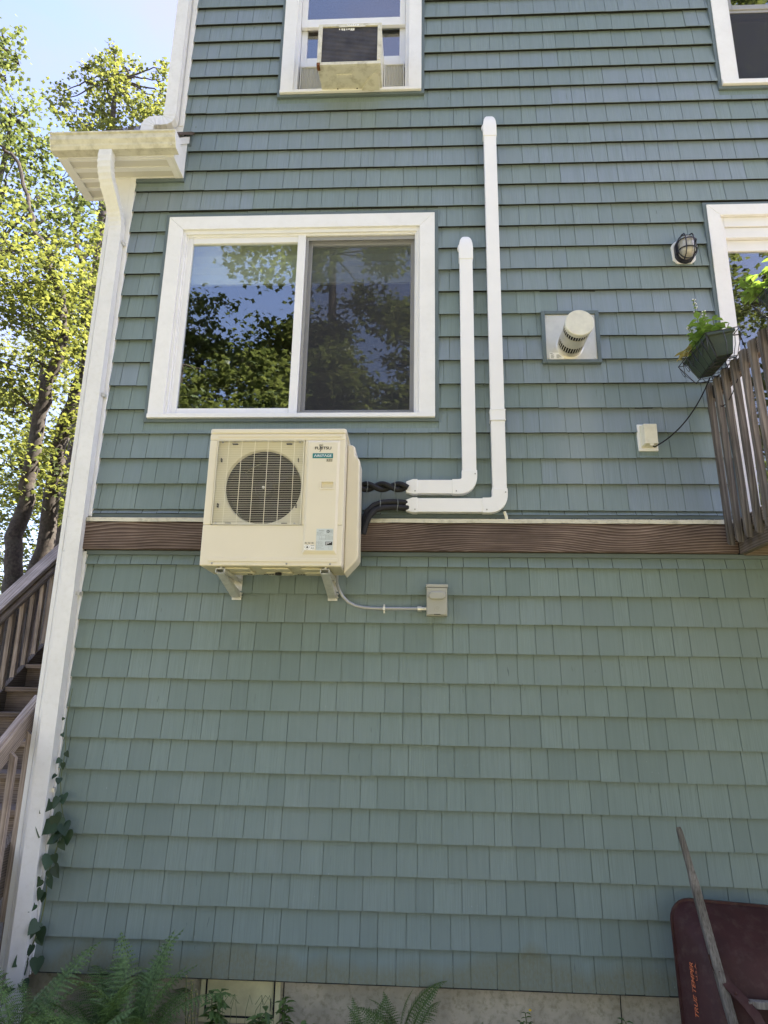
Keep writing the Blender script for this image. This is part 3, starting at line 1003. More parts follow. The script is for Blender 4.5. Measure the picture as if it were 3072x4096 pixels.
for i in range(6):
    z = 5.0 - i * 0.05
    s.prism([(0.080 + 0.012 * (i % 2), z), (0.080 + 0.012 * ((i + 1) % 2), z - 0.05), (0.083 + 0.012 * ((i + 1) % 2), z - 0.05), (0.083 + 0.012 * (i % 2), z)], 'x', -1.70, -0.05)
s.box(-1.70, -0.05, 0.076, 0.099, 4.66, 4.70)
s.build('blind', 'blind', win, smooth=False)

# upper window (double hung, sash raised over the air conditioner)
wb_ = MB()
casing(wb_, -1.096, 0.0, 6.259, 7.98, 0.100, -0.040, -0.001, 0.026)
win2 = wb_.build('window', 'white', house, bevel=0.002)
win2['label'] = 'narrow upper window with an air conditioner in it'
f = MB()
frame_ring(f, -0.997, -0.099, 6.284, 7.88, 0.028, -0.020, 0.09, 0.03, 0.006)
f.build('frame', 'sash', win2, bevel=0.002)
s = MB()
frame_ring(s, -0.967, -0.129, 6.960, 7.85, 0.045, 0.004, 0.034, 0.05, 0.082)
s.build('sash', 'sash', win2, bevel=0.003)
s = MB()
frame_ring(s, -0.967, -0.129, 6.605, 7.04, 0.046, 0.042, 0.075, 0.05, 0.085)
s.build('sash', 'sash', win2, bevel=0.003)
p = MB(); p.box(-0.924, -0.172, 0.018, 0.021, 7.036, 7.81); p.build('pane', 'glass', win2, fix=False)
p = MB(); p.box(-0.922, -0.174, 0.057, 0.060, 6.684, 6.995); p.build('pane', 'glass', win2, fix=False)

# right upper window
wb_ = MB()
casing(wb_, 2.25, 3.40, 6.228, 7.88, 0.112, -0.040, -0.001, 0.040)
win3 = wb_.build('window', 'white', house, bevel=0.002)
win3['label'] = 'upper window cut by the right edge, dark screen below its meeting rail'
f = MB()
frame_ring(f, 2.362, 3.29, 6.268, 7.768, 0.026, -0.02, 0.08, 0.03, 0.012)
f.build('frame', 'sash', win3, bevel=0.002)
s = MB()
frame_ring(s, 2.389, 3.263, 7.0, 7.738, 0.035, 0.004, 0.034, 0.05, 0.045)
s.build('sash', 'greyframe', win3, bevel=0.003)
p = MB(); p.box(2.42, 3.23, 0.018, 0.021, 7.04, 7.70); p.build('pane', 'glass', win3, fix=False)
p = MB(); p.box(2.40, 3.25, 0.057, 0.060, 6.29, 7.02); p.build('pane', 'glass', win3, fix=False)
s = MB()
frame_ring(s, 2.389, 3.263, 6.28, 6.999, 0.010, 0.012, 0.022, 0.024, 0.014)
s.build('screen_frame', 'greyframe', win3)
s = MB()
s.add([(2.398, 0.016, 6.29), (3.254, 0.016, 6.29), (3.254, 0.016, 6.98), (2.398, 0.016, 6.98)], [(0, 1, 2, 3)])
s.build('insect_screen', 'screen_dense', win3, fix=False)

# patio door
wb_ = MB()
casing(wb_, 2.024, 4.036, 2.872, 5.178, 0.088, -0.040, -0.001, 0.012)
door = wb_.build('door', 'white', house, bevel=0.002)
door['label'] = 'glazed patio door behind the deck railing'
f = MB()
frame_ring(f, 2.113, 3.947, 2.886, 5.088, 0.030, -0.012, 0.10, 0.075, 0.03)
f.box(2.144, 3.916, 0.0, 0.10, 4.93, 5.01)
frame_ring(f, 2.144, 3.05, 2.918, 4.928, 0.02, 0.03, 0.06, 0.085, 0.06)
frame_ring(f, 3.03, 3.916, 2.918, 4.928, 0.05, 0.062, 0.09, 0.085, 0.06)
f.build('frame', 'sash', door, bevel=0.002)
p = MB(); p.box(2.163, 3.03, 0.044, 0.047, 2.97, 4.845); p.build('pane', 'glass', door, fix=False)
p = MB(); p.box(3.08, 3.87, 0.074, 0.077, 2.97, 4.845); p.build('pane', 'glass', door, fix=False)

# small lamp glowing inside the upper window
lampm = MB()
lampm.lathe([(0.004, 0.0), (0.017, 0.012), (0.022, 0.035), (0.015, 0.07), (0.003, 0.10)], (-0.80, 0.16, 6.715), 'z', 12)
t = thing('lamp', 'small orange lamp glowing behind the upper window pane', 'lamp', (-0.80, 0.16, 6.6))
lampm.build('bulb', 'glow', t, smooth=True)
b2 = MB(); b2.lathe([(0.025, 0.0), (0.012, 0.03), (0.010, 0.115)], (-0.80, 0.16, 6.6), 'z', 12); b2.build('base', 'oldwhite', t)

# ------------------------------------------------------------------ ledger board + flashing
lg = thing('ledger_board', 'long weathered timber board fixed across the wall under a white flashing', 'board', (0, -0.02, 2.645))
L = MB()
L.box(-2.172, 1.955, -0.062, -0.026, 2.648, 2.828)
L.build('board', 'ledger', lg, bevel=0.003)
L = MB()
n = 60
vs, fs = [], []
for i in range(n + 1):
    x = -2.160 + (1.955 + 2.160) * i / n
    w = 0.0016 * sin(i * 0.9) + rnd.uniform(-.0008, .0008)
    for (y, z) in ((-0.0025, 2.871), (-0.024, 2.869), (-0.068 + w, 2.855 + w), (-0.070 + w, 2.829 + w), (-0.066 + w, 2.829 + w)):
        vs.append((x, y, z))
for i in range(n):
    for j in range(4):
        fs.append((i * 5 + j, i * 5 + j + 1, (i + 1) * 5 + j + 1, (i + 1) * 5 + j))
L.add(vs, fs)
fl_ = L.build('flashing', 'flash', lg, smooth=False)
L = MB()
for k in range(90):
    x = 1.9 - abs(rnd.gauss(0, 0.55)); 
    y = rnd.uniform(-0.066, -0.03)
    a = rnd.uniform(0, pi)
    l = rnd.uniform(.004, .018)
    z = 2.871 if y > -0.03 else 2.8695 + (y + 0.024) / 0.044 * 0.014
    L.bar((x, y, z + .001), (x + l * cos(a), y + l * sin(a) * .4, z + .002), .002, .002)
L.build('leaf_litter', 'soil', lg)['kind'] = 'stuff'

# ------------------------------------------------------------------ heat pump
AX0, AX1, AZ0, AZ1, AYF, AYB = -1.265, -0.443, 2.473, 3.314, -0.450, -0.150
AW, AH = AX1 - AX0, AZ1 - AZ0
fx = lambda t: AX0 + AW * t
fz = lambda t: AZ1 - AH * t
ac = thing('heat_pump', 'beige outdoor heat pump unit on wall brackets', 'heat pump', (-0.85, -0.3, 2.473))
c = MB()
# front skin as strips around the fan opening
gx0, gx1, gz0, gz1 = fx(0.058), fx(0.704), fz(0.713), fz(0.087)
c.box(AX0, AX1, AYF, AYF + 0.012, AZ0, gz0).box(AX0, AX1, AYF, AYF + 0.012, gz1, AZ1 - 0.034)
c.box(AX0, gx0, AYF, AYF + 0.012, gz0 + .0002, gz1 - .0002).box(gx1, AX1, AYF, AYF + 0.012, gz0 + .0002, gz1 - .0002)
c.box(AX0, AX0 + 0.012, AYF + 0.0122, AYB, AZ0, AZ1 - 0.034).box(AX1 - 0.012, AX1, AYF + 0.0122, AYF + 0.05, AZ0, AZ1 - 0.034)
c.box(AX0, AX1, AYB - 0.012, AYB - 0.0002, AZ0 + .001, AZ1 - 0.035)
c.build('cabinet', 'ac', ac, bevel=0.006)
c = MB()
c.prism(rrect(AX0 - 0.003, AX1 + 0.003, AYF - 0.004, AYB, 0.02), 'z', AZ1 - 0.0335, AZ1)
c.build('lid', 'ac', ac, bevel=0.008, smooth=True)
c = MB()
c.box(AX1 - 0.014, AX1 - 0.002, AYF + 0.0505, AYB, AZ0, AZ1 - 0.036)
c.build('side_panel', 'ac', ac, bevel=0.004)
# shallow pressed ribs on the front
c = MB()
c.prism(rrect(fx(.06), fx(.97), fz(.066), fz(.046), .006), 'y', AYF - 0.0045, AYF - 0.0002)
c.prism(rrect(fx(.06), fx(.97), fz(.972), fz(.945), .006), 'y', AYF - 0.0045, AYF - 0.0002)
c.build('pressed_rib', 'ac', ac, bevel=0.004)
# fan surround with bell mouth
FC = (fx(0.40), fz(0.418))
FR = 0.226
c = MB()
n = 64
vs, fs = [], []
def sq_pt(a):
    dx, dz = cos(a), sin(a)
    t = []
    if dx > 1e-9: t.append((gx1 - FC[0]) / dx)
    if dx < -1e-9: t.append((gx0 - FC[0]) / dx)
    if dz > 1e-9: t.append((gz1 - FC[1]) / dz)
    if dz < -1e-9: t.append((gz0 - FC[1]) / dz)
    r = min(t)
    return FC[0] + dx * r, FC[1] + dz * r
angs = sorted([2 * pi * i / n for i in range(n)] + [math.atan2(z - FC[1], x - FC[0]) % (2 * pi) for x in (gx0, gx1) for z in (gz0, gz1)])
m_ = len(angs)
for a in angs:
    x, z = sq_pt(a)
    vs.append((x, AYF + 0.028, z))
for r, y in ((FR + 0.022, AYF + 0.040), (FR + 0.008, AYF + 0.046), (FR + .003, AYF + 0.056), (FR + 0.001, AYF + 0.066)):
    for a in angs:
        vs.append((FC[0] + r * cos(a), y, FC[1] + r * sin(a)))
for k in range(4):
    for i in range(m_):
        fs.append((k * m_ + i, k * m_ + (i + 1) % m_, (k + 1) * m_ + (i + 1) % m_, (k + 1) * m_ + i))
c.add(vs, fs)
c.build('fan_surround', 'ac_pan', ac, smooth=True)
c = MB()
c.lathe([(FR - 0.003, 0), (FR - 0.003, 0.005)], (FC[0], AYB - 0.04, FC[1]), 'y', 40)
c.build('coil', 'dark', ac)
c = MB()
vs, fs = [], []
for y in (AYF + 0.0665, AYB - 0.046):
    for k in range(48):
        vs.append((FC[0] + (FR + .001) * cos(2 * pi * k / 48), y, FC[1] + (FR + .001) * sin(2 * pi * k / 48)))
for k in range(48):
    fs.append((k, (k + 1) % 48, 48 + (k + 1) % 48, 48 + k))
c.add(vs, fs)
c.build('shade_tube', 'black', ac, smooth=True)  # black cylinder added so the shaded depth behind the bell mouth reads dark
c = MB()
c.lathe([(0.058, 0), (0.062, 0.02), (0.05, 0.055), (0.02, 0.065)], (FC[0], AYF + 0.13, FC[1]), 'y', 24)
fan = c.build('fan', 'black', ac, smooth=True)
for k in range(3):
    a0 = 2 * pi * k / 3 + 0.4
    bl = MB()
    vs, fs = [], []
    for i in range(8):
        r = 0.055 + (FR - 0.065) * i / 7
        for j in range(6):
            t = j / 5
            a = a0 + (t - 0.15 + 0.25 * i / 7) * 1.35
            vs.append((FC[0] + r * cos(a), AYF + 0.075 + 0.055 * t, FC[1] + r * sin(a)))
    for i in range(7):
        for j in range(5):
            fs.append((i * 6 + j, i * 6 + j + 1, (i + 1) * 6 + j + 1, (i + 1) * 6 + j))
    bl.add(vs, fs)
    bl.build('blade', 'black', fan, smooth=True)
c = MB(); c.lathe([(0.009, 0), (0.007, 0.012)], (FC[0], AYF + 0.064, FC[1]), 'y', 10); c.build('nut', 'galv', fan)
# wire guard
c = MB()
YW = AYF - 0.006
for i in range(46):
    z = gz0 + 0.012 + (gz1 - gz0 - 0.024) * i / 45
    c.bar((gx0 + 0.006, YW, z), (gx1 - 0.006, YW, z), 0.0014, 0.0014)
for i in range(6):
    x = gx0 + (gx1 - gx0) * (0.125 + 0.15 * i) + 0.004
    c.bar((x, YW + 0.003, gz0 + 0.004), (x, YW + 0.003, gz1 - 0.004), 0.0028, 0.0028)
for z in (gz0 + 0.004, gz1 - 0.004):
    c.bar((gx0 + 0.006, YW + 0.002, z), (gx1 - 0.006, YW + 0.002, z), 0.006, 0.004)
for x in (gx0 + 0.005, gx1 - 0.005):
    c.bar((x, YW + 0.002, gz0 + 0.004), (x, YW + 0.002, gz1 - 0.004), 0.005, 0.004)
c.build('wire_guard', 'wire', ac)['kind'] = 'stuff'
c = MB()
for x, z in ((.095, .103), (.665, .103), (.09, .700), (.655, .700), (.09, .985), (.615, .985), (.92, .985)):
    c.lathe([(0.006, 0), (0.005, 0.004)], (fx(x), AYF - (0.001 if z > .9 else -0.006), fz(z)), 'y', 10)
c.build('screw', 'greyframe', ac)
for x0, x1, z0, z1 in ((.165, .205, .114, .109), (.565, .605, .114, .109), (.155, .195, .700, .695), (.56, .60, .700, .695), (.088, .096, .245, .222), (.088, .096, .585, .556), (.655, .662, .585, .556), (.655, .660, .245, .222)):
    c = MB()
    c.box(fx(x0), fx(x1), AYF + 0.004, AYF + 0.024, fz(z0), fz(z1))
    c.build('guard_slot', 'dark', ac)
# service panel (raised, bevelled)
px0, px1, pz0, pz1 = fx(.722), fx(.962), fz(.918), fz(.093)
PY = AYF - 0.013
c = MB()
i_ = 0.014
hx0, hx1, hz0, hz1 = fx(.838), fx(.922), fz(.450), fz(.408)
vs = [(px0, AYF - .0002, pz0), (px1, AYF - .0002, pz0), (px1, AYF - .0002, pz1), (px0, AYF - .0002, pz1),
      (px0 + i_, PY, pz0 + i_ * 1.3), (px1 - i_, PY, pz0 + i_ * 1.3), (px1 - i_, PY, pz1 - i_), (px0 + i_, PY, pz1 - i_),
      (hx0, PY, hz0), (hx1, PY, hz0), (hx1, PY, hz1), (hx0, PY, hz1),
      (hx0 + .004, PY + .022, hz0 + .004), (hx1 - .004, PY + .022, hz0 + .004), (hx1 - .004, PY + .022, hz1 - .004), (hx0 + .004, PY + .022, hz1 - .004)]
fs = [(0, 1, 5, 4), (1, 2, 6, 5), (2, 3, 7, 6), (3, 0, 4, 7), (4, 5, 9, 8), (5, 6, 10, 9), (6, 7, 11, 10), (7, 4, 8, 11),
      (8, 9, 13, 12), (9, 10, 14, 13), (10, 11, 15, 14), (11, 8, 12, 15), (12, 13, 14, 15)]
c.add(vs, fs)
c.build('service_panel', 'ac', ac, bevel=0.002)
c = MB()
frame_ring(c, hx0 - .009, hx1 + .009, hz0 - .009, hz1 + .009, .008, PY - .004, PY - .0002)
c.build('handle_recess', 'ac', ac, bevel=0.003)
# lettering
RX, UZ = (1, 0, 0), (0, 0, 1)
LX = fx(.840)
lz = fz(.158)
# drawn letters of the wordmark with the loop over the j
text_obj('lettering', 'FUJITSU', 'ink', ac, (LX, PY, lz), RX, UZ, width=0.098, height=0.0235, lift=0.0008, spacing=0.92, bold=0.022)
lp = MB()
jx = LX - 0.0125
pts = [(jx + 0.0085 * sin(2 * pi * k / 28) * 1.25, PY - 0.0010, lz + 0.0205 + 0.0060 * sin(4 * pi * k / 28) + 0.0022 * sin(2 * pi * k / 28)) for k in range(29)]
lp.tube(pts, 0.00085, 5)
lp.tube([(jx - 0.0012, PY - 0.001, lz + 0.015), (jx - 0.001, PY - 0.001, lz - 0.013), (jx - 0.004, PY - 0.001, lz - 0.0185), (jx - 0.009, PY - 0.001, lz - 0.0185)], 0.0012, 5)
lp.build('emblem', 'ink', ac)
c = MB()
c.box(fx(.766), fx(.914), PY - .0012, PY - .0003, fz(.231), fz(.194))
c.build('badge', 'teal', ac)
text_obj('badge_lettering', '\u039bIRST\u039bGE', 'whiteprint', ac, ((fx(.766) + fx(.914)) / 2, PY - .0012, fz(.2125)), RX, UZ, width=0.104, height=0.0155, lift=0.0008, bold=0.012)
c = MB()
frame_ring(c, fx(.868), fx(.910), fz(.2555), fz(.2370), .0012, PY - .001, PY - .0003)
c.build('badge_outline', 'ink', ac)
text_obj('badge_lettering', 'R32', 'ink', ac, (fx(.889), PY, fz(.2462)), RX, UZ, width=0.028, height=0.0105, lift=0.0009, bold=0.02)
# rating label
lx0, lx1, lz0, lz1 = fx(.818), fx(.936), fz(.893), fz(.742)
c = MB()
c.box(lx0, lx1, PY - .0008, PY - .0002, lz0, lz1)
lab = c.build('rating_label', 'paper', ac)
text_obj('label_lettering', 'FUJITSU', 'ink', lab, (lx0 + .030, PY - .0008, lz1 - .012), RX, UZ, width=0.030, height=0.007)
c = MB()
lw = lx1 - lx0
def ln(x0, x1, z, h=.0012):
    c.box(lx0 + lw * x0, lx0 + lw * x1, PY - .0014, PY - .0009, lz0 + (lz1 - lz0) * z - h / 2, lz0 + (lz1 - lz0) * z + h / 2)
for z, x1 in ((.845, .42), (.815, .35), (.785, .48), (.755, .40), (.715, .9), (.695, .75), (.41, .4), (.38, .35), (.35, .42), (.32, .38), (.29, .46), (.25, .40), (.22, .46), (.19, .42), (.15, .35), (.12, .3), (.07, .5)):
    for k in range(int(x1 * 12)):
        ln(.03 + k * x1 / int(x1 * 12), .03 + k * x1 / int(x1 * 12) + rnd.uniform(.03, .065), z)
for z in (.66, .62, .58, .54, .49):
    ln(.55 if z > .56 else .18, .97, z, .0007)
for x in (.18, .32, .55, .76, .965):
    c.box(lx0 + lw * x, lx0 + lw * x + .0007, PY - .0014, PY - .0009, lz0 + (lz1 - lz0) * .49, lz0 + (lz1 - lz0) * .66)
for k in range(6):
    ln(.80, .95, .93 - k * .022, .0007)
frame_ring(c, lx0 + lw * .60, lx0 + lw * .97, lz0 + (lz1 - lz0) * .76, lz0 + (lz1 - lz0) * .95, .0006, PY - .0014, PY - .0009)
frame_ring(c, lx0 + lw * .75, lx0 + lw * .97, lz0 + (lz1 - lz0) * .06, lz0 + (lz1 - lz0) * .17, .0006, PY - .0014, PY - .0009)
c.build('label_print', 'greyink', lab)['kind'] = 'stuff'
c = MB()
c.box(lx0 + lw * .55, lx0 + lw * .97, PY - .0014, PY - .0009, lz0 + (lz1 - lz0) * .235, lz0 + (lz1 - lz0) * .40)
c.build('label_block', 'ink', lab)
c = MB()
for k in range(3):
    c.box(lx0 + lw * .58, lx0 + lw * (.90 - .12 * k), PY - .002, PY - .0015, lz0 + (lz1 - lz0) * (.355 - .045 * k), lz0 + (lz1 - lz0) * (.375 - .045 * k))
c.build('label_block_print', 'whiteprint', lab)['kind'] = 'stuff'
c = MB()
c.lathe([(0.0095, 0.0009), (0.0095, 0.0014)], (lx0 + lw * .70, PY, lz0 + (lz1 - lz0) * .875), 'y', 16)
c.build('certification_mark', 'greyink', lab)
text_obj('certification_lettering', 'ETL', 'paper', lab, (lx0 + lw * .70, PY - .0014, lz0 + (lz1 - lz0) * .875), RX, UZ, width=.012, height=.006, bold=.03)
# refrigerant warning label
c = MB()
wx0, wx1, wz0, wz1 = fx(.738), fx(.810), fz(.890), fz(.838)
c.box(wx0, wx1, PY - .0008, PY - .0002, wz0, wz0 + .03)
wlab = c.build('warning_label', 'whiteprint', ac)
c = MB()
dx, dz, rr = wx0 + .0165, wz0 + .0165, .0155
for k in range(4):
    a, b_ = k * pi / 2, (k + 1) * pi / 2
    c.bar((dx + rr * cos(a), PY - .0013, dz + rr * sin(a)), (dx + rr * cos(b_), PY - .0013, dz + rr * sin(b_)), .0008, .0014, (0, 1, 0))
c.prism([(dx - .004, dz - .006), (dx + .004, dz - .006), (dx + .006, dz - .001), (dx + .003, dz + .002), (dx + .001, dz + .008), (dx - .003, dz + .003), (dx - .006, dz)], 'y', PY - .0014, PY - .0009)
for k in range(3):
    c.box(wx0 + .002 + k * .019, wx0 + .014 + k * .019, PY - .0014, PY - .0009, wz0 + .037, wz0 + .0385)
    c.box(wx0 + .002 + k * .019, wx0 + .0033 + k * .019, PY - .0014, PY - .0009, wz0 + .037, wz0 + .045)
    c.box(wx0 + .0127 + k * .019, wx0 + .014 + k * .019, PY - .0014, PY - .0009, wz0 + .037, wz0 + .045)
    c.box(wx0 + .006 + k * .019, wx0 + .0085 + k * .019, PY - .0014, PY - .0009, wz0 + .0385, wz0 + .045)
for k in range(2):
    c.box(wx0 + .035, wx1 - .002, PY - .0014, PY - .0009, wz0 + .022 + k * .004, wz0 + .0235 + k * .004)
c.build('hazard_symbol', 'ink', wlab)['kind'] = 'stuff'
text_obj('warning_lettering', 'A2L', 'ink', wlab, (wx0 + .0475, PY - .0008, wz0 + .010), RX, UZ, width=.022, height=.0115)
# valve cover on the right side
c = MB()
prof = [(AX1 - .001, 3.262), (-.412, 3.255), (-.397, 3.242), (-.394, 3.19), (-.372, 3.165), (-.366, 3.15), (-.360, 2.555), (-.368, 2.535), (AX1 - .001, 2.452)]
c.prism(prof, 'y', -0.325, -0.155)
c.build('valve_cover', 'ac', ac, bevel=0.010, seg=3, smooth=True)
# base pan
c = MB()
c.box(AX0 + .002, AX1 - .002, AYF + .0125, AYB - .013, AZ0 + .001, AZ0 + .02)
for i, (a, b_) in enumerate(((.10, .34), (.42, .62), (.70, .86))):
    c.prism(rrect(fx(a), fx(b_), -0.40, -0.30, .02), 'z', AZ0 - .010, AZ0 + .0005)
    c.prism(rrect(fx(a), fx(b_), -0.27, -0.19, .02), 'z', AZ0 - .010, AZ0 + .0005)
c.build('base_pan', 'ac_pan', ac, bevel=0.006)
c = MB()
for x in (.40, .42, .44, .46, .65, .67, .69, .30, .28):
    c.box(fx(x), fx(x) + .012, -0.24, -0.22, AZ0 - .0115, AZ0 - .0105)
c.lathe([(0.02, 0), (0.02, .012)], (fx(.52), -0.28, AZ0 - .022), 'z', 16)
c.build('drain_opening', 'dark', ac)

def bracket(x, label):
    t = thing('wall_bracket', label, 'bracket', (x, -0.2, 2.46), 'brackets under the heat pump')
    a = MB()
    # top arm: open channel
    a.box(x - .026, x + .026, -0.43, -0.02, 2.4575, 2.461)
    a.box(x - .026, x - .0225, -0.43, -0.02, 2.437, 2.4573).box(x + .0225, x + .026, -0.43, -0.02, 2.437, 2.4573)
    a.build('top_arm', 'galv', t, bevel=0.001)
    a = MB()
    a.prism([(-0.425, 2.437), (-0.395, 2.437), (-0.03, 2.385), (-0.03, 2.348), (-0.06, 2.348)], 'x', x - .024, x - .0205)
    a.prism([(-0.425, 2.437), (-0.395, 2.437), (-0.03, 2.385), (-0.03, 2.348), (-0.06, 2.348)], 'x', x + .0205, x + .024)
    a.prism([(-0.425, 2.4365), (-0.425, 2.4335), (-0.06, 2.3445), (-0.06, 2.3475)], 'x', x - .0204, x + .0204)
    a.build('brace', 'galv', t)
    a = MB()
    a.box(x - .03, x + .03, -0.0295, -0.0205, 2.335, 2.53)
    a.build('back_plate', 'galv', t, bevel=0.001)
    a = MB()
    for z in (2.375, 2.355):
        a.lathe([(0.008, 0), (0.008, .008), (0.004, .02)], (x + .030, -0.03, z), 'y', 8)
    a.lathe([(0.007, 0), (0.007, .012)], (x, -0.41, 2.4615), 'z', 8)
    a.build('bolt', 'galv', t)
    a = MB()
    a.box(x - .02, x + .02, -0.405, -0.36, 2.4612, 2.4722)
    a.build('pad', 'greyframe', t)
bracket(-1.147, 'steel bracket holding the left end of the heat pump')
bracket(-0.540, 'steel bracket holding the right end of the heat pump')

# ------------------------------------------------------------------ line-set covers
def duct_prof(w=.090, d=.064):
    p = [(-w / 2, -d / 2), (w / 2, -d / 2), (w / 2, d * .18)]
    for k in range(1, 6):
        a = (pi / 2) * k / 6
        p.append((w / 2 - .020 * (1 - cos(a)), d * .18 + (d * .32) * sin(a)))
    for k in range(0, 6):
        a = pi / 2 + (pi / 2) * k / 6
        p.append((-w / 2 + .020 * (1 + cos(a)), d * .18 + (d * .32) * sin(a)))
    p.append((-w / 2, d * .18))
    return p
DP, DPB = duct_prof(), duct_prof(.098, .072)
YD = -0.052
def line_cover(x, ztop, zh, coupling, label):
    t = thing('duct_cover', label, 'duct cover', (x, -0.05, zh), 'white line covers beside the heat pump')
    def sw(name, prof, path, **k):
        d = MB()
        d.sweep(prof, path, hint=(0, 1, 0), **k)
        return d.build(name, 'pvc', t, smooth=True, bevel=0.0015, seg=1)
    zt_ = ztop - .010
    sw('wall_cap', DPB, [(x, YD, ztop - .19), (x, YD, zt_ - .105), (x, YD, zt_ - .080), (x, YD, zt_ - .052), (x, YD, zt_ - .028), (x, YD, zt_ - .008), (x, YD, zt_ + .008), (x, YD, zt_ + .016), (x, YD, zt_ + .019)],
       scales=[1, 1, .99, .94, .84, .69, .48, .27, .08])
    ds_ = MB(); ds_.lathe([(.056, 0), (.054, .010), (.046, .014)], (x, -0.019, ztop - .062), 'y', 28); ds_.build('wall_flange', 'pvc', t, smooth=True)
    sw('vertical_duct', DP, [(x, YD, ztop - .185), (x, YD, zh + .10)])
    e = bend([(x, YD, zh + .11), (x, YD, zh), (x - .11, YD, zh)], [(.075, 10)])
    sw('elbow', DPB, e)
    sw('horizontal_duct', DP, [(x - .10, YD, zh), (-.02, YD, zh)])
    sw('end_reducer', DPB, [(-.015, YD, zh), (-.045, YD, zh), (-.088, YD, zh)], scales=[1, 1, .72])
    if coupling:
        sw('coupling', DPB, [(x, YD, coupling - .038), (x, YD, coupling + .038)])
        rg = MB()
        for z in (coupling - .038, coupling + .034):
            rg.sweep(duct_prof(.103, .077), [(x, YD, z), (x, YD, z + .005)], hint=(0, 1, 0))
        rg.build('coupling_rim', 'pvc', t)
    s = MB()
    for px_, pz_ in ((x - .085, zh - .030), (x + .036, zh + .085), (-.03, zh - .030)):
        s.lathe([(.0045, 0), (.004, .004)], (px_, YD - .036, pz_), 'y', 8)
    s.build('screw', 'greyframe', t)
    return t
line_cover(.507, 5.965, 2.942, 3.555, 'tall white duct cover, the longer one rising beside the upper window')
line_cover(.317, 4.922, 3.064, None, 'shorter white duct cover ending beside the wide window')
dr = MB()
dr.tube([(.535, -0.06, 2.905), (.545, -0.062, 2.875), (.547, -0.062, 2.845)], .010, 10)
tag(dr.build('drain_tube', 'ivory', smooth=True), 'short ivory drain stub under the tall duct cover elbow', 'tube')

def hose_pair(name, label, paths, r, ties, mat='blackfoam'):
    t = thing(name, label, 'hose', paths[0][0], 'black hoses between heat pump and duct covers')
    for p in paths:
        a = MB(); a.tube(p, r, 10); a.build('hose', mat, t, smooth=True)
    a = MB()
    for (x, y, z, h) in ties:
        n = 16
        ring = [(x + .003 * sin(i), y + .034 * cos(2 * pi * i / n), z + h * sin(2 * pi * i / n)) for i in range(n + 1)]
        a.tube(ring, .0022, 4)
    a.build('cable_tie', 'greyink', t)
def twist(z, ph):
    return [(-.375 + .30 * i / 24, -0.07 + .014 * cos(ph + i * .38), z + .019 * sin(ph + i * .38)) for i in range(25)]
hose_pair('line_hose', 'upper twisted pair of black corrugated hoses beside the heat pump',
          [twist(3.066, 0.8), twist(3.066, 0.8 + pi)], .0175, [(-.335, -.07, 3.066, .042), (-.16, -.07, 3.066, .042)])
hose_pair('line_hose', 'lower curved pair of smooth black hoses beside the heat pump',
          [[(-.36, -.10, 2.78), (-.352, -.10, 2.84), (-.33, -.10, 2.895), (-.29, -.095, 2.935), (-.24, -.085, 2.957), (-.17, -.075, 2.964), (-.07, -.062, 2.962)],
           [(-.35, -.13, 2.74), (-.338, -.13, 2.80), (-.315, -.13, 2.855), (-.28, -.12, 2.897), (-.23, -.10, 2.918), (-.17, -.085, 2.925), (-.07, -.068, 2.926)]],
          .0185, [(-.25, -.09, 2.937, .046), (-.14, -.078, 2.944, .046)])

# ------------------------------------------------------------------ disconnect box + conduit
bx = thing('disconnect_box', 'small grey electrical disconnect box below the timber board', 'electrical box', (.106, -.05, 2.24))
c = MB(); c.box(.044, .170, -.085, -.002, 2.243, 2.415); c.build('enclosure', 'greybox', bx, bevel=.003)
c = MB(); c.box(.040, .174, -.100, -.0015, 2.4155, 2.434); c.build('hood', 'greybox', bx, bevel=.002)
c = MB(); c.box(.046, .168, -.0985, -.0855, 2.248, 2.413); c.build('cover', 'greybox', bx, bevel=.003)
c = MB(); c.prism(rrect(.056, .158, 2.340, 2.388, .0235, 8), 'y', -.113, -.0988); c.build('pull_bulge', 'greybox', bx, bevel=.010, seg=3, smooth=True)
c = MB(); c.tube([(.108 + .0155 * cos(2 * pi * k / 24), -.099, 2.286 + .0155 * sin(2 * pi * k / 24)) for k in range(25)], .0012, 5)
c.build('emblem', 'greybox', bx)
text_obj('emblem_lettering', 'GE', 'greybox', bx, (.108, -.0986, 2.286), RX, UZ, width=.017, height=.011, lift=.0012, slant=.3)
c = MB(); c.box(.088, .128, -.0995, -.0985, 2.2485, 2.252); c.build('latch_slot', 'dark', bx)
cd = thing('conduit', 'grey flexible conduit curving from heat pump to disconnect box', 'conduit', (-.2, -.05, 2.28))
pth = [(-.512, -.15, 2.50), (-.510, -.12, 2.46)]
pth += [(-.508, -.09, 2.43), (-.497, -.065, 2.395), (-.474, -.05, 2.358), (-.440, -.045, 2.325), (-.395, -.043, 2.303), (-.34, -.042, 2.292), (-.28, -.042, 2.288), (-.20, -.042, 2.288), (0, -.045, 2.289)]
fine = []
for i in range(len(pth) - 1):
    a, b_ = Vector(pth[i]), Vector(pth[i + 1])
    k = max(2, int((b_ - a).length / .0045))
    fine += [a.lerp(b_, j / k) for j in range(k)]
c = MB(); c.tube(fine, .0105, 8, scales=[1.0 if k % 2 else .93 for k in range(len(fine))]); c.build('flexible_tube', 'greytube', cd, smooth=True)
c = MB(); c.lathe([(.013, -.012), (.017, -.010), (.017, .014), (.0125, .016), (.0125, .044)], (0, -.045, 2.289), 'x', 12); c.build('connector', 'galv', cd)
c = MB(); c.box(-.224, -.210, -.055, -.0195, 2.277, 2.300).box(-.222, -.212, -.024, -.0188, 2.262, 2.3165); c.build('clip', 'galv', cd, bevel=.002)

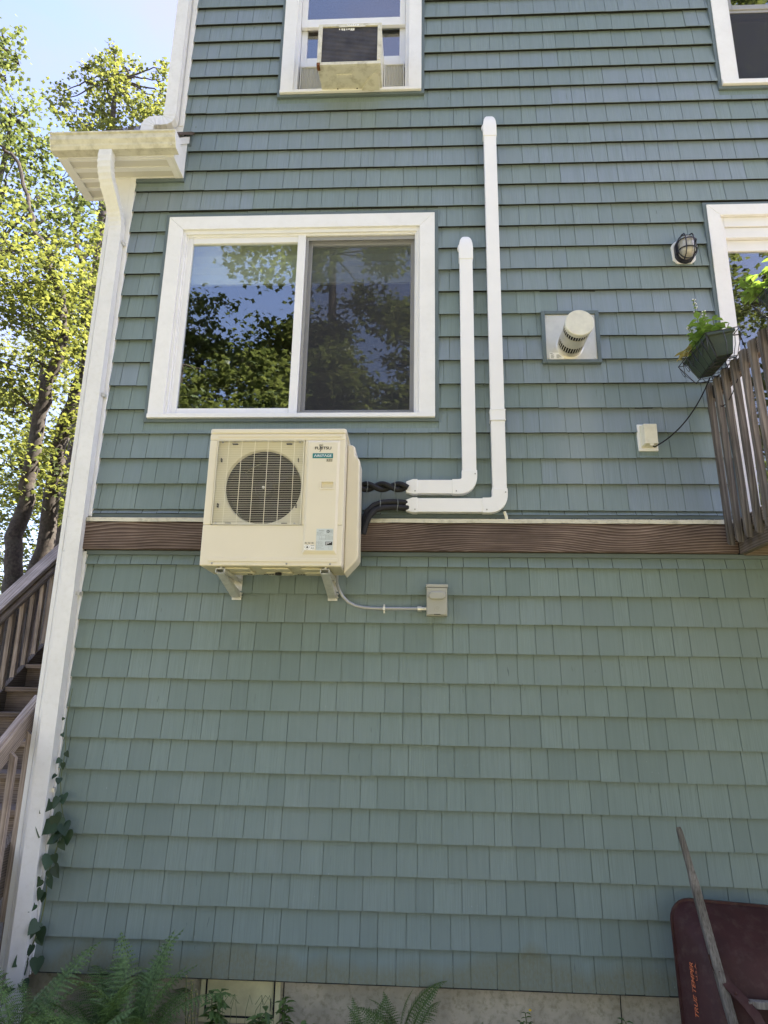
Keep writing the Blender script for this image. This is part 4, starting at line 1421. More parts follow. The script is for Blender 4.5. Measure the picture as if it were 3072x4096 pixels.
# ------------------------------------------------------------------ direct vent
vt = thing('vent', 'round metal flue vent sticking out of a square steel plate', 'vent', (1.02, -.02, 4.14))
c = MB(); frame_ring(c, .826, 1.217, 3.950, 4.344, .026, -.040, -.001); c.build('frame', 'channel', vt, bevel=.003)
c = MB(); c.box(.853, 1.190, -.030, -.001, 3.977, 4.317); c.build('plate', 'brushed', vt)
VC = (1.010, 4.078)
c = MB()
R0 = .086
c.lathe([(R0 + .008, 0.030), (R0, .034), (R0, .075)], (VC[0], 0, VC[1]), 'y', 40)
c.lathe([(R0, .145), (R0, .240)], (VC[0], 0, VC[1]), 'y', 40)
c.build('sleeve', 'brushed', vt, smooth=True)
c = MB(); c.lathe([(R0, .295), (R0 + .004, .296), (R0 + .005, .330), (R0 + .001, .334)], (VC[0], 0, VC[1]), 'y', 40); c.build('cap', 'capsteel', vt, smooth=True)
c = MB(); c.lathe([(R0 - .006, .06), (R0 - .006, .31)], (VC[0], 0, VC[1]), 'y', 32); c.build('inner_pipe', 'dark', vt)
for y0, y1 in ((.0755, .1445), (.2405, .2945)):
    c = MB()
    for k in range(32):
        a = 2 * pi * k / 32
        da = .024
        for s0, s1 in ((0.0, 0.0),):
            p = [(VC[0] + r * cos(a + q), VC[1] + r * sin(a + q)) for r, q in ((R0 - .003, -da), (R0, -da), (R0, da), (R0 - .003, da))]
            c.prism(p, 'y', -y0, -y1)
    c.build('louvre_ring', 'brushed', vt)['kind'] = 'stuff'
c = MB()
for x, z in ((.866, 4.303), (1.177, 4.303), (.866, 3.99), (1.177, 3.99)):
    c.lathe([(.007, .030), (.005, .034)], (x, 0, z), 'y', 8)
c.build('screw', 'galv', vt)
c = MB(); c.box(.872, .968, -.0312, -.0303, 3.982, 4.030); lb = c.build('label_plate', 'whiteprint', vt)
c = MB()
for k in range(6):
    for j in range(2):
        c.box(.880 + j * .038, .880 + j * .038 + rnd.uniform(.016, .034), -.0318, -.0313, 3.988 + k * .005, 3.9895 + k * .005)
c.box(.876, .893, -.0318, -.0313, 4.0215, 4.024)
c.prism(rrect(.944, .962, 4.0195, 4.0265, .0033), 'y', -.0318, -.0313)
c.build('label_print', 'ink', lb)['kind'] = 'stuff'

# ------------------------------------------------------------------ cage light
lt = thing('wall_light', 'black caged bulkhead light on a white octagonal plate', 'light', (1.83, -.02, 4.71))
c = MB()
ox0, ox1, oz0, oz1, oc = 1.754, 1.910, 4.706, 4.880, .028
c.prism([(ox0 + oc, oz0), (ox1 - oc, oz0), (ox1, oz0 + oc), (ox1, oz1 - oc), (ox1 - oc, oz1), (ox0 + oc, oz1), (ox0, oz1 - oc), (ox0, oz0 + oc)], 'y', -.036, -.004)
c.build('mounting_plate', 'white', lt, bevel=.003)
def cap_sec(k, hx, hz, y):
    return (1.832 + hx * cos(k), y, 4.792 + hz * sin(k) * (1.0))
def stad(hx, hz, y, n=32):
    pts = []
    for i in range(n):
        a = 2 * pi * i / n
        zc = (hz - hx) * (1 if sin(a) > 0 else -1)
        pts.append((1.832 + hx * cos(a), y, 4.792 + zc + hx * sin(a)))
    return pts
def loft(rings, mb, cap=True):
    n = len(rings[0])
    vs = [p for r in rings for p in r]
    fs = [(i * n + j, i * n + (j + 1) % n, (i + 1) * n + (j + 1) % n, (i + 1) * n + j) for i in range(len(rings) - 1) for j in range(n)]
    if cap:
        fs += [tuple(range(n)), tuple(range(len(vs) - n, len(vs)))]
    mb.add(vs, fs)
c = MB(); loft([stad(.066, .094, -.037), stad(.066, .094, -.062), stad(.056, .084, -.066)], c); c.build('housing', 'blackmetal', lt, smooth=True)
c = MB(); loft([stad(.050, .078, -.066), stad(.050, .078, -.105), stad(.046, .072, -.125), stad(.034, .058, -.140), stad(.012, .03, -.146)], c); c.build('jar', 'jar', lt, smooth=True)
c = MB()
def cage_path(f):
    return [f(k / 12) for k in range(13)]
for dx in (-.027, .027):
    c.tube([(1.832 + dx, y, z) for y, z in ((-.06, 4.888), (-.10, 4.888), (-.135, 4.870), (-.152, 4.84), (-.156, 4.792), (-.152, 4.744), (-.135, 4.714), (-.10, 4.696), (-.06, 4.696))], .0045, 6)
for z in (4.828, 4.762):
    c.tube([(x, y, z) for x, y in ((1.770, -.06), (1.770, -.10), (1.780, -.132), (1.805, -.150), (1.832, -.154), (1.859, -.150), (1.884, -.132), (1.894, -.10), (1.894, -.06))], .0045, 6)
c.tube([p for p in stad(.063, .091, -.100)] + [stad(.063, .091, -.100)[0]], .004, 6)
c.build('cage', 'blackmetal', lt, smooth=True)

# ------------------------------------------------------------------ outlet box + cord
ob = thing('outlet_cover', 'ivory weatherproof outlet cover with a cord leaving its lower edge', 'outlet', (1.475, -.02, 3.324))
c = MB(); c.prism([(1.412, 3.324), (1.538, 3.324), (1.538, 3.508), (1.412, 3.508)], 'y', -.030, -.004); c.build('base_plate', 'white', ob, bevel=.004)
c = MB()
def rr3(i, y): return [(1.432 + i, y, 3.350 + i), (1.524 - i, y, 3.350 + i), (1.524 - i, y, 3.494 - i), (1.432 + i, y, 3.494 - i)]
loft([rr3(-.008, -.0305), rr3(0, -.048), rr3(.004, -.088)], c)
c.build('bubble_lid', 'ivory', ob, bevel=.006, seg=3)
c = MB(); c.box(1.465, 1.490, -.094, -.0885, 3.338, 3.352).box(1.436, 1.520, -.092, -.0885, 3.3535, 3.360); c.build('latch', 'ivory', ob, bevel=.002)
cdn = thing('cord', 'thin dark cord sagging from the outlet cover up to the railing', 'cord', (1.5, -.06, 3.33))
p0, p1 = Vector((1.500, -.070, 3.337)), Vector((1.852, -.170, 3.772))
c = MB()
pts = [Vector((1.488, -.075, 3.342))]
for k in range(19):
    t_ = k / 18
    pts.append(p0.lerp(p1, t_) + Vector((0.02 * t_ * (1 - t_) * 4, 0, -.055 * t_ * (1 - t_) * 4)))
c.tube(pts, .0042, 6)
c.build('cable', 'black', cdn, smooth=True)
c = MB()
c.tube([(1.858, -.18, 3.775), (1.860, -.20, 3.72), (1.858, -.205, 3.64), (1.86, -.21, 3.58), (1.865, -.26, 3.53), (1.862, -.34, 3.52), (1.86, -.42, 3.545), (1.862, -.5, 3.60)], .0030, 5)
c.build('string_wire', 'black', cdn, smooth=True)
c = MB(); c.box(1.845, 1.868, -.215, -.195, 3.615, 3.70); c.build('plug', 'black', cdn, bevel=.004)

# ------------------------------------------------------------------ window air conditioner
wa = thing('air_conditioner', 'old stained window air conditioner with rusty lower corner', 'air conditioner', (-.53, -.1, 6.26))
WX0, WX1 = -.768, -.298
yF, zF0, zF1 = -.275, 6.247, 6.625
yB = .09
tilt = lambda y: (y - yF) * .12
c = MB()
c.prism([(yF + .004, zF0 + .0005), (yB, zF0 + tilt(yB)), (yB, zF1 + tilt(yB)), (yF + .004, zF1 - .0005)], 'x', WX0, WX1)
c.build('case', 'oldwhite', wa, bevel=.006)
c = MB()
frame_ring(c, WX0 - .002, WX1 + .002, zF0 - .002, zF1 + .002, .030, yF - .016, yF + .003, .022, .026)
c.box(WX0 + .15, WX1 - .12, yF - .018, yF - .0165, zF1 - .032, zF1 - .002)
c.box(WX1 - .028, WX1 - .006, yF - .020, yF - .0165, zF0 + .03, zF1 - .05)
c.build('rear_frame', 'oldwhite', wa, bevel=.003)
c = MB(); c.box(WX0 + .028, WX1 - .028, yF - .004, yF + .002, zF0 + .022, zF1 - .020); c.build('condenser_coil', 'fins', wa)
c = MB()
for k in range(27):
    z = zF0 + .032 + k * .0122
    c.box(WX0 + .0285, WX1 - .0285, yF - .0075, yF - .0042, z, z + .0042)
c.build('fin_pack', 'fins', wa)['kind'] = 'stuff'
c = MB(); c.box(WX0 + .21, WX0 + .30, yF - .0195, yF - .0182, zF1 - .024, zF1 - .008); lb = c.build('label_plate', 'whiteprint', wa)
c = MB()
for k in range(5):
    c.bar((WX0 + .215 + k * .016, yF - .0199, zF1 - .020), (WX0 + .224 + k * .016, yF - .0199, zF1 - .0125 + .002 * (k % 2)), .0022, .001)
c.build('label_print', 'ink', lb)['kind'] = 'stuff'
c = MB()
for k in range(9):
    x = WX0 + .15 + k * .014 + rnd.uniform(-.004, .004)
    c.box(x, x + rnd.uniform(.006, .013), yF - .0085, yF - .0078, zF1 - .046 - rnd.uniform(0, .012), zF1 - .032)
c.build('torn_paper', 'whiteprint', wa)['kind'] = 'stuff'
c = MB()
zb = lambda y: zF0 + tilt(y)
c.prism([(WX1 - .02, -.05), (WX1 - .16, -.05), (WX1 - .14, -.09), (WX1 - .10, -.15), (WX1 - .06, -.20), (WX1 - .02, -.205)], 'z', zb(-.15) - .010, zb(-.15) + .02)
c.lathe([(.045, -.016), (.05, -.008), (.05, .02)], (WX1 - .085, -.085, zb(-.085)), 'z', 20)
c.prism(rrect(WX0 + .13, WX0 + .25, -.20, -.165, .008), 'z', zb(-.18) - .006, zb(-.18) + .02)
c.build('pan_pressing', 'oldwhite', wa, bevel=.005)
c = MB()
c.lathe([(.006, -.0175), (.006, -.01)], (WX1 - .085, -.085, zb(-.085)), 'z', 10)
for x in (WX0 + .12, WX0 + .27):
    c.box(x, x + .012, -.06, -.045, zb(-.05) - .003, zb(-.05) + .003)
c.build('drain_hole', 'dark', wa)
c = MB()
c.box(WX0 - .003, WX0 + .022, yF - .0175, yF - .0165, zF0 - .003, zF0 + .02).box(WX0 - .0035, WX0 - .0022, yF - .017, yF + .05, zF0 - .003, zF0 + .012)
c.box(WX0 - .002, WX0 + .02, yF - .016, yF + .03, zF0 - .0045, zF0 - .0024)
c.build('rust_patch', 'rust', wa)
for xa, xb in ((-.962, WX0 - .004), (WX1 + .004, -.134)):
    c = MB()
    n = 15 if xa < -.9 else 13
    for k in range(n):
        x0 = xa + (xb - xa) * k / n
        w = (xb - xa) / n
        c.prism([(x0, .052), (x0 + w / 2, .036), (x0 + w, .052), (x0 + w, .055), (x0 + w / 2, .039), (x0, .055)], 'z', 6.295, 6.585)
    ap = c.build('accordion_panel', 'accordion', wa, fix=True)
    c = MB(); frame_ring(c, xa, xb, 6.290, 6.600, .010, .033, .060); c.build('panel_frame', 'accordion', ap, bevel=.002)

# ------------------------------------------------------------------ foundation access panel
fp = thing('access_panel', 'dull yellowish metal access panel low in the concrete foundation', 'panel', (-.98, .03, .05))
c = MB(); frame_ring(c, -1.20, -.755, .03, .256, .030, .018, .034, .004, .028); c.build('frame', 'tan', fp, bevel=.002)
c = MB(); c.box(-1.169, -.786, .026, .033, .059, .252); c.build('sheet', 'tan', fp)
c = MB(); c.box(-1.171, -1.164, .0170, .0258, .06, .252).box(-.792, -.783, .0170, .0258, .06, .252).box(-.809, -.805, .0245, .0258, .09, .15).box(-1.163, -.793, .0170, .0258, .055, .062); c.build('slot', 'dark', fp)

# ------------------------------------------------------------------ deck on the right
dk = thing('deck', 'raised weathered wooden deck with baluster railing beside the patio door', 'deck', (3.2, -1.2, 2.6))
RXp = 1.895
c = MB(); c.box(1.956, 1.994, -2.2, -.063, 2.640, 2.828); c.build('rim_joist', 'oldwood_y', dk, bevel=.003)
c = MB(); c.box(1.995, 4.9, -2.238, -2.2, 2.640, 2.828).box(1.995, 4.9, -.062, -.024, 2.640, 2.828); c.build('rim_joist', 'tread', dk, bevel=.003)
c = MB()
for k in range(7):
    x = 2.4 + k * .4
    c.box(x, x + .038, -2.199, -.063, 2.645, 2.827)
c.build('joist', 'oldwood_y', dk)
for k in range(15):
    y1 = -.026 - k * .146
    c = MB(); c.box(1.957, 4.9, y1 - .14, y1, 2.829, 2.857); c.build('deck_board', 'tread', dk, bevel=.003)
by = [-.118 - .1155 * k for k in range(18)]
for k, y in enumerate(by):
    c = MB()
    jz, jx = rnd.uniform(-.004, .004), rnd.uniform(-.004, .004)
    x0, x1, t0_, t1_ = 1.872 + jx, 1.908 + jx, 1.846 + jx, 1.882 + jx
    h = .0150
    c.add([(x0, y - h, 2.677 + jz), (x1, y - h, 2.677 + jz), (x1, y + h, 2.699 + jz), (x0, y + h, 2.699 + jz),
           (t0_, y - h, 3.735 + jz), (t1_, y - h, 3.752 + jz), (t1_, y + h, 3.752 + jz), (t0_, y + h, 3.735 + jz)],
          [(0, 3, 2, 1), (4, 5, 6, 7), (0, 1, 5, 4), (1, 2, 6, 5), (2, 3, 7, 6), (3, 0, 4, 7)])
    c.build('baluster', 'oldwood_z', dk, bevel=.002)
c = MB(); c.box(1.888, 1.926, -2.2, -.05, 3.655, 3.745); c.build('top_rail', 'oldwood_y', dk, bevel=.003)
c = MB(); c.box(1.912, 1.952, -2.2, -.05, 2.75, 2.826); c.build('lower_rail', 'oldwood_y', dk, bevel=.003)
for x in (2.05, 4.75):
    c = MB(); c.box(x, x + .09, -2.36, -2.27, 0, 3.8); c.build('post', 'oldwood_z', dk, bevel=.004)
pt = thing('plant_pot', 'cream pot with spiky leaves behind the deck balusters', 'potted plant', (2.09, -.56, 2.857))
c = MB(); c.lathe([(.06, 0), (.085, .16), (.09, .165), (.09, .19), (.08, .19), (.078, .15)], (2.09, -.56, 2.857), 'z', 24); c.build('pot', 'pot', pt, smooth=True)
c = MB()
for k in range(34):
    a = rnd.uniform(0, 2 * pi); l = rnd.uniform(.16, .30); e = rnd.uniform(.35, 1.3)
    p = [Vector((2.09, -.56, 3.04))]
    for j in range(1, 6):
        t_ = j / 5
        p.append(Vector((2.09 + cos(a) * l * t_ * cos(e), -.56 + sin(a) * l * t_ * cos(e), 3.04 + l * (sin(e) * t_ - .55 * t_ * t_))))
    w = .007
    sd = Vector((-sin(a), cos(a), 0))
    vs, fs = [], []
    for j, q in enumerate(p):
        ww = w * (1 - (j / 5) ** 2) + .0006
        vs += [q - sd * ww, q + sd * ww]
    fs = [(2 * j, 2 * j + 1, 2 * j + 3, 2 * j + 2) for j in range(5)]
    c.add(vs, fs)
c.build('foliage', 'basil', pt, fix=False)

# planters on the railing ------------------------------------------------
def leaf_quad(mb, base, dirv, up_, l, w, fold=.25, mi=0):
    d = Vector(dirv).normalized()
    s = d.cross(Vector(up_))
    if s.length < 1e-4:
        s = d.cross(Vector((1, 0, 0)))
    s.normalize()
    n = s.cross(d)
    b = Vector(base)
    P = [b, b + d * l * .35 + s * w * .5 + n * w * fold, b + d * l * .75 + s * w * .36 + n * w * fold * .5 - n * l * .05, b + d * l - n * l * .15,
         b + d * l * .75 - s * w * .36 + n * w * fold * .5 - n * l * .05, b + d * l * .35 - s * w * .5 + n * w * fold, b + d * l * .5 - n * l * .02]
    mb.add(P, [(0, 1, 6), (1, 2, 6), (2, 3, 6), (3, 4, 6), (4, 5, 6), (5, 0, 6)], mi)

def planter(y0, y1, label, dz=0.0, dx=0.0):
    t = thing('planter_box', label, 'planter', (1.8, (y0 + y1) / 2, 3.70 + dz), 'planter boxes hung on the deck railing')
    X0, X1, ZT_, ZB = 1.688 + dx, 1.848 + dx, 3.900 + dz, 3.757 + dz
    TILT = 0.20
    c = MB()
    def rg(i, z, o=0): return [(X0 + i, y0 + i, z), (X1 - i, y0 + i, z), (X1 - i, y1 - i, z), (X0 + i, y1 - i, z)]
    loft([rg(.032, ZB), rg(.006, ZT_ - .02), rg(-.006, ZT_ - .018), rg(-.006, ZT_), rg(.008, ZT_), rg(.012, ZT_ - .03)], c)
    c.roll(X1, ZT_, TILT).build('trough', 'planter', t, bevel=.004)
    c = MB()
    r = .0028
    RX0, RX1, Y0_, Y1_ = X0 - .03, X1 + .02, y0 - .035, y1 + .03
    zt, zb = ZT_ - .012, ZB - .022
    c.tube([(RX0, Y0_, zt), (RX1, Y0_, zt), (RX1, Y1_, zt), (RX0, Y1_, zt), (RX0, Y0_, zt)], r, 5)
    bx0, bx1, byy0, byy1 = X0 + .02, X1 - .02, y0 + .02, y1 - .02
    c.tube([(bx0, byy0, zb), (bx1, byy0, zb), (bx1, byy1, zb), (bx0, byy1, zb), (bx0, byy0, zb)], r, 5)
    nb = 6
    for k in range(nb + 1):
        y = byy0 + (byy1 - byy0) * k / nb
        yt = Y0_ + (Y1_ - Y0_) * k / nb
        c.tube([(RX0, yt, zt), (RX0 + .02, (y + yt) / 2, (zt + zb) / 2 + .01), (bx0, y, zb)], r * .8, 4)
        c.tube([(RX1, yt, zt), (RX1 - .01, (y + yt) / 2, (zt + zb) / 2 + .01), (bx1, y, zb)], r * .8, 4)
        c.tube([(bx0, y, zb), (bx1, y, zb)], r * .8, 4)
    for k in range(3):
        x = bx0 + (bx1 - bx0) * k / 2
        xt = RX0 + (RX1 - RX0) * k / 2
        c.tube([(xt, Y0_, zt), ((x + xt) / 2, Y0_ + .01, (zt + zb) / 2), (x, byy0, zb)], r * .8, 4)
        c.tube([(xt, Y1_, zt), ((x + xt) / 2, Y1_ - .01, (zt + zb) / 2), (x, byy1, zb)], r * .8, 4)
    for k in range(nb):
        ya = Y0_ + (Y1_ - Y0_) * k / nb
        yb = Y0_ + (Y1_ - Y0_) * (k + 1) / nb
        c.tube([(RX0 + .002, ya + (yb - ya) * j / 8, zt - .09 * sin(pi * j / 8)) for j in range(9)], r * .7, 4)
    c.roll(X1, ZT_, TILT)
    for y in (y0 + .06, y1 - .06):
        c.tube([(RX1, y, zt), (RX1 + .04, y, zt + .004), (1.935 + dx * .6, y, zt - .10), (1.935 + dx * .6, y, zt - .14)], .004, 5)
        c.tube([(bx1, y, zb), (1.875 + dx, y, zb + .01)], .004, 5)
    c.build('wire_basket', 'blackmetal', t, smooth=True)
    c = MB(); c.box(X0 + .012, X1 - .012, y0 + .012, y1 - .012, ZT_ - .032, ZT_ - .028); c.roll(X1, ZT_, TILT).build('soil', 'soil', t)
    return t
planter(-.555, -.190, 'planter box of flowering basil hung near the house wall')
planter(-1.25, -.870, 'planter box of curly parsley hung nearest the right edge', 0.03, 0.155)

def herb(x, y, z, h, n, label, flower, seed, lean=(0, 0)):
    r = random.Random(seed)
    t = thing('herb_plant', label, 'plant', (x, y, z))
    st, lf, fl = MB(), MB(), MB()
    for k in range(n):
        a = r.uniform(0, 2 * pi)
        hh = h * (1.0 if k == 0 else r.uniform(.45, .72))
        b0 = Vector((x + r.uniform(-.04, .04), y + r.uniform(-.05, .05), z - .02))
        tip = b0 + Vector((lean[0] + .05 * cos(a), lean[1] + .06 * sin(a), hh))
        st.tube([b0, b0.lerp(tip, .5) + Vector((.008 * cos(a), .008 * sin(a), 0)), tip], .0028, 5)
        m = int(hh / .030)
        for j in range(m):
            f_ = (j + .6) / m
            p = b0.lerp(tip, f_)
            if f_ < (.62 if flower else 1.0):
                for q in range(3):
                    a2 = a + j * 1.6 + q * 2.1 + r.uniform(-.3, .3)
                    l = r.uniform(.058, .098) * (1.15 - .5 * f_)
                    leaf_quad(lf, p, (cos(a2), sin(a2), r.uniform(-.35, .45)), (0, 0, 1), l, l * .55)
            else:
                for q in range(4):
                    a2 = q * pi / 2 + j
                    leaf_quad(lf, p, (cos(a2), sin(a2), .3), (0, 0, 1), .013, .010)
                    if r.random() < .55:
                        fl.box(p.x + .012 * cos(a2) - .003, p.x + .012 * cos(a2) + .003, p.y + .012 * sin(a2) - .003, p.y + .012 * sin(a2) + .003, p.z, p.z + .006)
    st.build('stem', 'stem', t, smooth=True)
    lf.build('foliage', 'basil', t, fix=False)
    if fl.v: fl.build('blossom', 'petal', t)
    return t
herb(1.745, -.37, 3.875, .40, 9, 'tall basil plant with white flower spikes in the planter', True, 3, (-.01, .02))
herb(1.775, -.49, 3.90, .12, 4, 'low leafy herb at the near end of the planter by the wall', False, 5)
herb(1.925, -1.0, 3.93, .20, 12, 'bushy parsley in the planter nearest the right edge', False, 8)
herb(1.865, -.90, 3.93, .11, 7, 'parsley sprigs hanging over the left rim of the nearest planter', False, 9, (-.05, .02))
yl = MB()
for k in range(12):
    a = rnd.uniform(2.3, 4.2)
    leaf_quad(yl, (1.70 + rnd.uniform(-.02, .02), -.28 + rnd.uniform(-.06, .05), 3.885 + rnd.uniform(-.01, .03)), (cos(a), sin(a) * .6, rnd.uniform(-.9, .1)), (0, 0, 1), rnd.uniform(.05, .085), rnd.uniform(.035, .055))
tag(yl.build('wilted_leaves', 'yellowleaf', fix=False), 'yellow wilted leaves drooping over the planter rim by the wall', 'leaves')

# ------------------------------------------------------------------ staircase on the left
sc_ = thing('staircase', 'weathered wooden outdoor staircase climbing past the left side of the house', 'staircase', (-2.85, .8, 0))
RUN, RISE = .240, .186
TX0, TX1 = -3.25, -2.42
def ty(i): return 1.17 + RUN * (i - 2)
def tz(i): return 1.792 + RISE * (i - 2)
imin, imax = -7, 9
for i in range(imin, imax):
    c = MB(); c.box(TX0, TX1, ty(i) - .025, ty(i) + RUN + .004, tz(i) - .036, tz(i)); c.build('tread', 'tread', sc_, bevel=.004)
    c = MB(); c.box(TX0 + .004, TX1 - .004, ty(i) + .003, ty(i) + .022, tz(i) - RISE + .001, tz(i) - .037); c.build('riser', 'tread', sc_)
for xa, xb in ((TX0 - .04, TX0 - .002), (TX1 + .002, TX1 + .04)):
    c = MB()
    a, b_ = imin, imax - 1
    c.prism([(ty(a) - .05, tz(a) - .25), (ty(a) - .05, tz(a) + .02), (ty(b_) + .3, tz(b_) + .02 + RISE), (ty(b_) + .3, tz(b_) - .15)], 'x', xa, xb)
    c.build('stringer', 'oldwood_y', sc_)
SL = RISE / RUN
# far railing
def railz(y, h): return tz(2) + (y - ty(2)) * SL + h
FXr = TX0 - .06
c = MB()
ya, yb = -.5, 3.0
c.bar((FXr, ya, railz(ya, .755)), (FXr, yb, railz(yb, .755)), .135, .034)
c.build('handrail_cap', 'redwood_y', sc_, bevel=.004)
c = MB()
c.tube([(FXr + .045, ya, railz(ya, .665)), (FXr + .045, yb, railz(yb, .665))], .034, 10)
c.build('handrail', 'redwood_y', sc_, smooth=True)
c = MB()
c.bar((FXr - .01, ya, railz(ya, .685)), (FXr - .01, yb, railz(yb, .685)), .036, .09)
c.build('upper_rail', 'redwood_y', sc_)
k = 0
y = ya + .06
while y < yb:
    c = MB()
    zt = railz(y, .62)
    zb = railz(y, -.20)
    c.box(FXr + .012, FXr + .048, y - .019, y + .019, zb, zt)
    c.build('baluster', 'redwood_z', sc_, bevel=.002)
    y += .132
# near railing ends at the corner of the house
NX = -2.40
c = MB()
ya, yb = -1.15, .115
c.bar((NX, ya, railz(ya, .695)), (NX, yb, railz(yb, .695)), .040, .135)
c.build('rail', 'redwood_y', sc_, bevel=.004)
c = MB()
c.bar((NX, ya - .02, railz(ya - .02, .755)), (NX, yb, railz(yb, .755)), .060, .022)
c.build('rail_cap', 'redwood_y', sc_, bevel=.003)
y = -1.179
while y < .0:
    c = MB()
    zt = railz(y, .625)
    h = .016
    c.add([(NX + .022, y - h, zt - 1.02), (NX + .058, y - h, zt - 1.02), (NX + .058, y + h, zt - 1.02), (NX + .022, y + h, zt - 1.02),
           (NX + .022, y - h, zt + .02), (NX + .058, y - h, zt - .01), (NX + .058, y + h, zt - .01), (NX + .022, y + h, zt + .02)],
          [(0, 3, 2, 1), (4, 5, 6, 7), (0, 1, 5, 4), (1, 2, 6, 5), (2, 3, 7, 6), (3, 0, 4, 7)])
    c.build('baluster', 'redwood_z', sc_, bevel=.002)
    y += .147
c = MB(); c.box(NX + .01, NX + .07, .050, .112, .1, railz(.06, .60)); c.build('post', 'redpost', sc_, bevel=.004)

# ------------------------------------------------------------------ wheelbarrow
wb = thing('wheelbarrow', 'dark maroon wheelbarrow stood on end against the wall', 'wheelbarrow', (1.6, -.3, 0))
vv = Vector((.055, .27, .96)).normalized()
nn = Vector((-.05, -.96, .27)); nn = (nn - vv * nn.dot(vv)).normalized()
uu = vv.cross(nn) * -1
if uu.x < 0: uu = -uu
nn = uu.cross(vv) * 1
if nn.y > 0: nn = -nn
O = Vector((1.292, -.335, 0.0))
def BL(a, b_, d): return O + uu * a + vv * b_ + nn * d
def bring(x0, x1, z0, z1, r, d, n=6):
    return [BL(p[0], p[1], d) for p in rrect(x0, x1, z0, z1, r, n)]
c = MB()
W_, H_ = .68, .785
rings = [bring(.010, W_ - .010, .01, H_ - .010, .10, .006), bring(0, W_, 0, H_, .11, 0), bring(-.003, W_ + .003, -.003, H_ + .003, .112, .008), bring(0, W_, 0, H_, .11, .017), bring(.012, W_ - .012, .012, H_ - .012, .10, .014),
         bring(.030, W_ - .030, .04, H_ - .035, .10, .055), bring(.085, W_ - .085, .10, H_ - .13, .10, .135), bring(.125, W_ - .125, .14, H_ - .215, .10, .185), bring(.15, W_ - .15, .17, H_ - .255, .09, .200)]
n = len(rings[0])
vs = [p for r in rings for p in r]
fs = [(i * n + j, i * n + (j + 1) % n, (i + 1) * n + (j + 1) % n, (i + 1) * n + j) for i in range(len(rings) - 1) for j in range(n)]
fs.append(tuple(range((len(rings) - 1) * n, len(rings) * n)))
c.add(vs, fs)
tray = c.build('tray', 'barrow', wb, smooth=True)
def pole(pts, w, h, mb, sc=None):
    mb.sweep(rrect(-w / 2, w / 2, -h / 2, h / 2, min(w, h) * .18, 2), pts, hint=(0, 1, 0), scales=sc)
for s_, nm in ((0, 'handle'), (1, 'handle')):
    c = MB()
    if s_ == 0:
        P_ = [(1.362, -.300, 1.128), (1.366, -.302, 1.11), (1.383, -.312, 1.02), (1.397, -.325, .93), (1.405, -.334, .88), (1.428, -.372, .70), (1.452, -.425, .50), (1.478, -.475, .30), (1.51, -.53, .05)]
    else:
        P_ = [(1.862, -.300, 1.11), (1.86, -.302, 1.09), (1.85, -.312, 1.02), (1.843, -.325, .93), (1.838, -.334, .88), (1.82, -.372, .70), (1.80, -.425, .50), (1.775, -.475, .30), (1.74, -.53, .05)]
    pole(P_, .042, .040, c, [.45, .66, .72, .78, .95, 1, 1, 1, 1])
    c.build(nm, 'handle', wb, smooth=True)
for s_ in (1, -1):
    c = MB()
    if s_ == 1:
        P_ = [(1.436, -.405, .575), (1.441, -.415, .535), (1.452, -.432, .50), (1.485, -.46, .455), (1.53, -.50, .41), (1.565, -.535, .36), (1.585, -.56, .30), (1.592, -.575, .24), (1.585, -.58, .18), (1.56, -.57, .13), (1.53, -.56, .09)]
    else:
        P_ = [(1.815, -.405, .575), (1.81, -.415, .535), (1.80, -.432, .50), (1.77, -.46, .455), (1.73, -.50, .41), (1.70, -.535, .36), (1.685, -.56, .30), (1.68, -.575, .24), (1.69, -.58, .18), (1.70, -.57, .13), (1.72, -.56, .09)]
    c.sweep([(-.0215, -.003), (.0215, -.003), (.0215, .003), (-.0215, .003)], P_, hint=(0, 1, 0))
    c.build('leg', 'barrow', wb)
c = MB(); c.bar((1.545, -.492, .400), (1.715, -.492, .395), .036, .03); c.build('brace', 'handle', wb, bevel=.003)
c = MB()
for p in ((1.438, -.412, .556), (1.449, -.436, .508), (1.50, -.478, .435), (1.585, -.57, .27)):
    c.lathe([(.009, 0), (.008, .005), (.004, .007)], p, 'y', 8)
c.build('bolt', 'barrow', wb)
# print on the sloping left side of the tray
pa = BL(.030, .30, .055); pb = BL(.085, .30, .135)
slope = (pb - pa).normalized()
nrm = vv.cross(slope)
if nrm.y > 0: nrm = -nrm
org = BL(.057, .385, .0965) + nrm * .004
text_obj('lettering', 'TRUE TEMPER', 'orangeprint', wb, org, vv, nrm.cross(vv), width=.225, height=.020, lift=.002, slant=.35, bold=.01)
text_obj('lettering', 'U.S.A.', 'orangeprint', wb, org + slope * .026 + vv * .075 + nrm * .002, vv, nrm.cross(vv), width=.075, height=.009, lift=.002)

# ------------------------------------------------------------------ vine on the corner
vine = thing('vine', 'dark heart-leaved vine climbing the left corner of the siding', 'vine', (-2.12, -.05, 0))
spine = [(-2.17, -.09, 0.0), (-2.175, -.08, .2), (-2.165, -.06, .33), (-2.14, -.05, .42), (-2.12, -.045, .52), (-2.112, -.045, .62), (-2.118, -.045, .74), (-2.098, -.045, .83), (-2.075, -.045, .93), (-2.06, -.045, 1.02), (-2.09, -.045, 1.12), (-2.115, -.045, 1.25), (-2.112, -.042, 1.42), (-2.128, -.042, 1.60), (-2.118, -.04, 1.78)]
c = MB(); c.tube(spine, .0035, 6, scales=[1.3 - .06 * i for i in range(len(spine))]); c.build('stem', 'stem', vine, smooth=True)
lm = MB()
